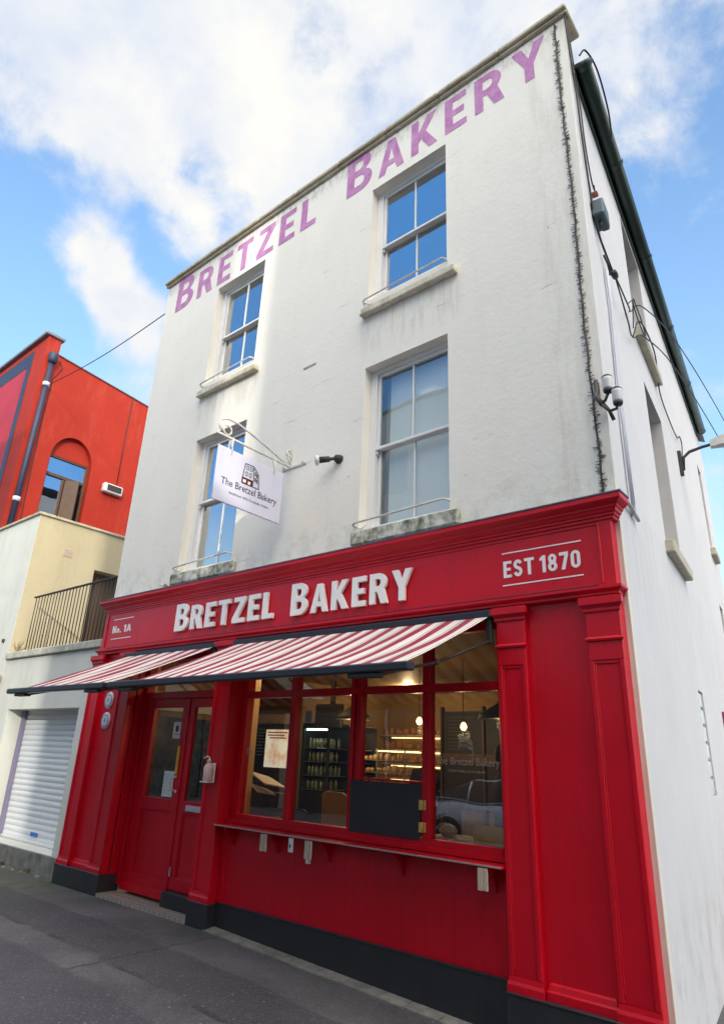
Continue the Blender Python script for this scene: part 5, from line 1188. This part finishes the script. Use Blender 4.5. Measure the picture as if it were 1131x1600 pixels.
# camera basis (for placing cloud masses by sky direction)
F_, YAW, PIT, ROL = 998.1858, .7015, .3633, .0408
cyw, syw, cp, sn, cr, sr = math.cos(YAW), math.sin(YAW), math.cos(PIT), math.sin(PIT), math.cos(ROL), math.sin(ROL)
fw = Vector((-syw*cp, cyw*cp, sn)); ri = Vector((cyw, syw, 0)); up = ri.cross(fw)
r_ = ri*cr + up*sr; u_ = -ri*sr + up*cr
def skydir(px, py): return (fw + r_*((px-565.5)/F_) - u_*((py-800)/F_)).normalized()
cov = mul(nd, lk, n1, 1., 'MULTIPLY')
blobs = [((330,90),170,.20), ((140,60),150,.20), ((150,190),80,.14), ((220,170),80,.10), ((540,170),130,.18), ((960,90),210,.28), ((700,20),150,.08), ((450,240),60,.12), ((20,100),80,.10),
         ((85,345),42,.26), ((125,395),44,.26), ((165,445),44,.26), ((205,500),44,.26), ((288,350),36,.26), ((215,590),50,.14),
         ((10,290),90,-.26), ((30,420),80,-.22), ((250,285),60,-.17), ((335,300),50,-.20), ((235,390),50,-.22), ((100,290),40,-.12), ((90,500),80,-.16), ((520,90),55,-.16), ((470,60),40,-.08), ((1100,330),150,-.30), ((1040,420),100,-.20), ((1090,620),90,.02)]
cov = mul(nd, lk, cov, mul(nd, lk, mul(nd, lk, n3, -.5, 'ADD'), .42), 'ADD')
for (p, rad, wt) in blobs:
    wt *= .85; rad *= 1.12
    c = skydir(*p); v = nd.new('ShaderNodeVectorMath'); v.operation = 'DOT_PRODUCT'; lk.new(D, v.inputs[0]); v.inputs[1].default_value = c
    mr = nd.new('ShaderNodeMapRange'); mr.interpolation_type = 'SMOOTHSTEP'; mr.inputs[1].default_value = math.cos(rad*1.5/F_); mr.inputs[2].default_value = 1.; mr.inputs[3].default_value = 0; mr.inputs[4].default_value = wt
    lk.new(v.outputs['Value'], mr.inputs[0]); cov = mul(nd, lk, cov, mr.outputs[0], 'ADD')
# clearer sky on the street side
mr = nd.new('ShaderNodeMapRange'); mr.inputs[1].default_value = -.6; mr.inputs[2].default_value = .1; mr.inputs[3].default_value = -.16; mr.inputs[4].default_value = 0; lk.new(sp.outputs[1], mr.inputs[0]); cov = mul(nd, lk, cov, mr.outputs[0], 'ADD')
cf = nd.new('ShaderNodeMapRange'); cf.interpolation_type = 'SMOOTHSTEP'; cf.inputs[1].default_value = .40; cf.inputs[2].default_value = .74
shade = ramp(nd, lk, mul(nd, lk, n2, mul(nd, lk, n1, .5), 'ADD'), .55, .95, (.74,.80,.92,1), (1.,.98,.93,1))
# cloud glow boosted around the sun, out of view, to brighten the facade
SH = Vector((.60, -.66, .45)).normalized()
v = nd.new('ShaderNodeVectorMath'); v.operation = 'DOT_PRODUCT'; lk.new(D, v.inputs[0]); v.inputs[1].default_value = SH
gl = nd.new('ShaderNodeMapRange'); gl.interpolation_type = 'SMOOTHSTEP'; gl.inputs[1].default_value = .12; gl.inputs[2].default_value = .85; gl.inputs[3].default_value = 1.; gl.inputs[4].default_value = GLOW; lk.new(v.outputs['Value'], gl.inputs[0])
gc = nd.new('ShaderNodeMapRange'); gc.interpolation_type = 'SMOOTHSTEP'; gc.inputs[1].default_value = .1; gc.inputs[2].default_value = .6; gc.inputs[4].default_value = .30; lk.new(v.outputs['Value'], gc.inputs[0]); cov2 = mul(nd, lk, cov, gc.outputs[0], 'ADD')
pm = None                                 # blue patches painted into the sky where the windows mirror it
for c, a0, a1 in (((-.38,-.57,.73), 17, 8), ((-.66,-.47,.59), 19, 9), ((.858,.369,.357), 22, 12)):
    c = Vector(c).normalized(); v2 = nd.new('ShaderNodeVectorMath'); v2.operation = 'DOT_PRODUCT'; lk.new(D, v2.inputs[0]); v2.inputs[1].default_value = c
    m_ = nd.new('ShaderNodeMapRange'); m_.interpolation_type = 'SMOOTHSTEP'; m_.inputs[1].default_value = math.cos(math.radians(a0)); m_.inputs[2].default_value = math.cos(math.radians(a1)); lk.new(v2.outputs['Value'], m_.inputs[0])
    pm = m_.outputs[0] if pm is None else mul(nd, lk, pm, m_.outputs[0], 'MAXIMUM')
lk.new(mul(nd, lk, cov2, mul(nd, lk, pm, -.8), 'ADD'), cf.inputs[0])
wm = nd.new('ShaderNodeMapRange'); wm.inputs[1].default_value = .1; wm.inputs[2].default_value = .7; lk.new(v.outputs['Value'], wm.inputs[0])
warm = mixc(nd, lk, wm.outputs[0], shade, (1.05,.98,.875,1))
CL = nd.new('ShaderNodeVectorMath'); CL.operation = 'SCALE'; lk.new(warm, CL.inputs[0]); lk.new(mul(nd, lk, gl.outputs[0], CLOUD), CL.inputs['Scale'])
SK = nd.new('ShaderNodeMix'); SK.data_type = 'RGBA'; SK.blend_type = 'MULTIPLY'; SK.inputs[0].default_value = 1.; lk.new(sky.outputs[0], SK.inputs[6]); SK.inputs[7].default_value = (1.6,1.95,2.15,1)
mx = nd.new('ShaderNodeMix'); mx.data_type = 'RGBA'; lk.new(cf.outputs[0], mx.inputs[0]); lk.new(SK.outputs[2], mx.inputs[6]); lk.new(CL.outputs[0], mx.inputs[7])
hz = nd.new('ShaderNodeMix'); hz.data_type = 'RGBA'; hzf = nd.new('ShaderNodeMapRange'); hzf.inputs[1].default_value = .75; hzf.inputs[2].default_value = .12; hzf.inputs[3].default_value = .10; hzf.inputs[4].default_value = .55
lk.new(sp.outputs[2], hzf.inputs[0]); lk.new(mul(nd, lk, hzf.outputs[0], mul(nd, lk, pm, -1., 'MULTIPLY'), 'ADD'), hz.inputs[0]); hz.clamp_factor = True
lk.new(SK.outputs[2], hz.inputs[6]); hz.inputs[7].default_value = (3.4,4.6,5.6,1); bl = mixc(nd, lk, mul(nd, lk, pm, mul(nd, lk, n1, 1.15)), hz.outputs[2], (.7,2.7,6.6,1)); lk.new(bl, mx.inputs[6])
lk.new(mx.outputs[2], bg.inputs[0])
L = bpy.data.lights.new('sun', 'SUN'); L.energy = 2.0; L.angle = math.radians(.6); L.color = (1,.96,.84)
so = bpy.data.objects.new('sun', L); COL.objects.link(so)
S = Vector((math.cos(SEL)*math.sin(SAZ), -math.cos(SEL)*math.cos(SAZ), math.sin(SEL)))
so.rotation_euler = S.to_track_quat('Z', 'Y').to_euler(); so.location = (12,-12,20)
for (x, y, z, e) in ((4.05,2.0,1.9,6), (4.67,2.0,1.85,2), (2.3,4.2,2.6,22), (3.43,1.5,1.95,9), (5.42,1.5,1.95,1.5), (2.3,3.0,1.8,5), (3.0,.9,2.6,13)):  # last one has no lamp of its own; added to brighten the left panes
    l = bpy.data.lights.new('shop_light', 'POINT'); l.energy = e*1.3; l.color = (1,.66,.32); l.shadow_soft_size = .06
    o = bpy.data.objects.new('shop_light', l); o.location = (x,y,z); COL.objects.link(o)

# ------------------------------------------------------------------ camera and render settings
cam = bpy.data.cameras.new('Camera'); co = bpy.data.objects.new('Camera', cam); COL.objects.link(co)
cam.sensor_fit = 'VERTICAL'; cam.sensor_height = 24.; cam.lens = F_/1600*24.; cam.clip_end = 500.; cam.clip_start = .05
mtx = Matrix((r_, u_, -fw)).transposed().to_4x4(); mtx.translation = Vector((8.7221,-4.7741,1.6)); co.matrix_world = mtx
scene.camera = co
scene.view_settings.view_transform = 'Standard'; scene.view_settings.look = 'None'; scene.view_settings.gamma = 1; scene.view_settings.exposure = .34
scene.render.engine = 'CYCLES'; scene.cycles.max_bounces = 8; scene.cycles.transparent_max_bounces = 12; scene.cycles.caustics_reflective = False; scene.cycles.caustics_refractive = False
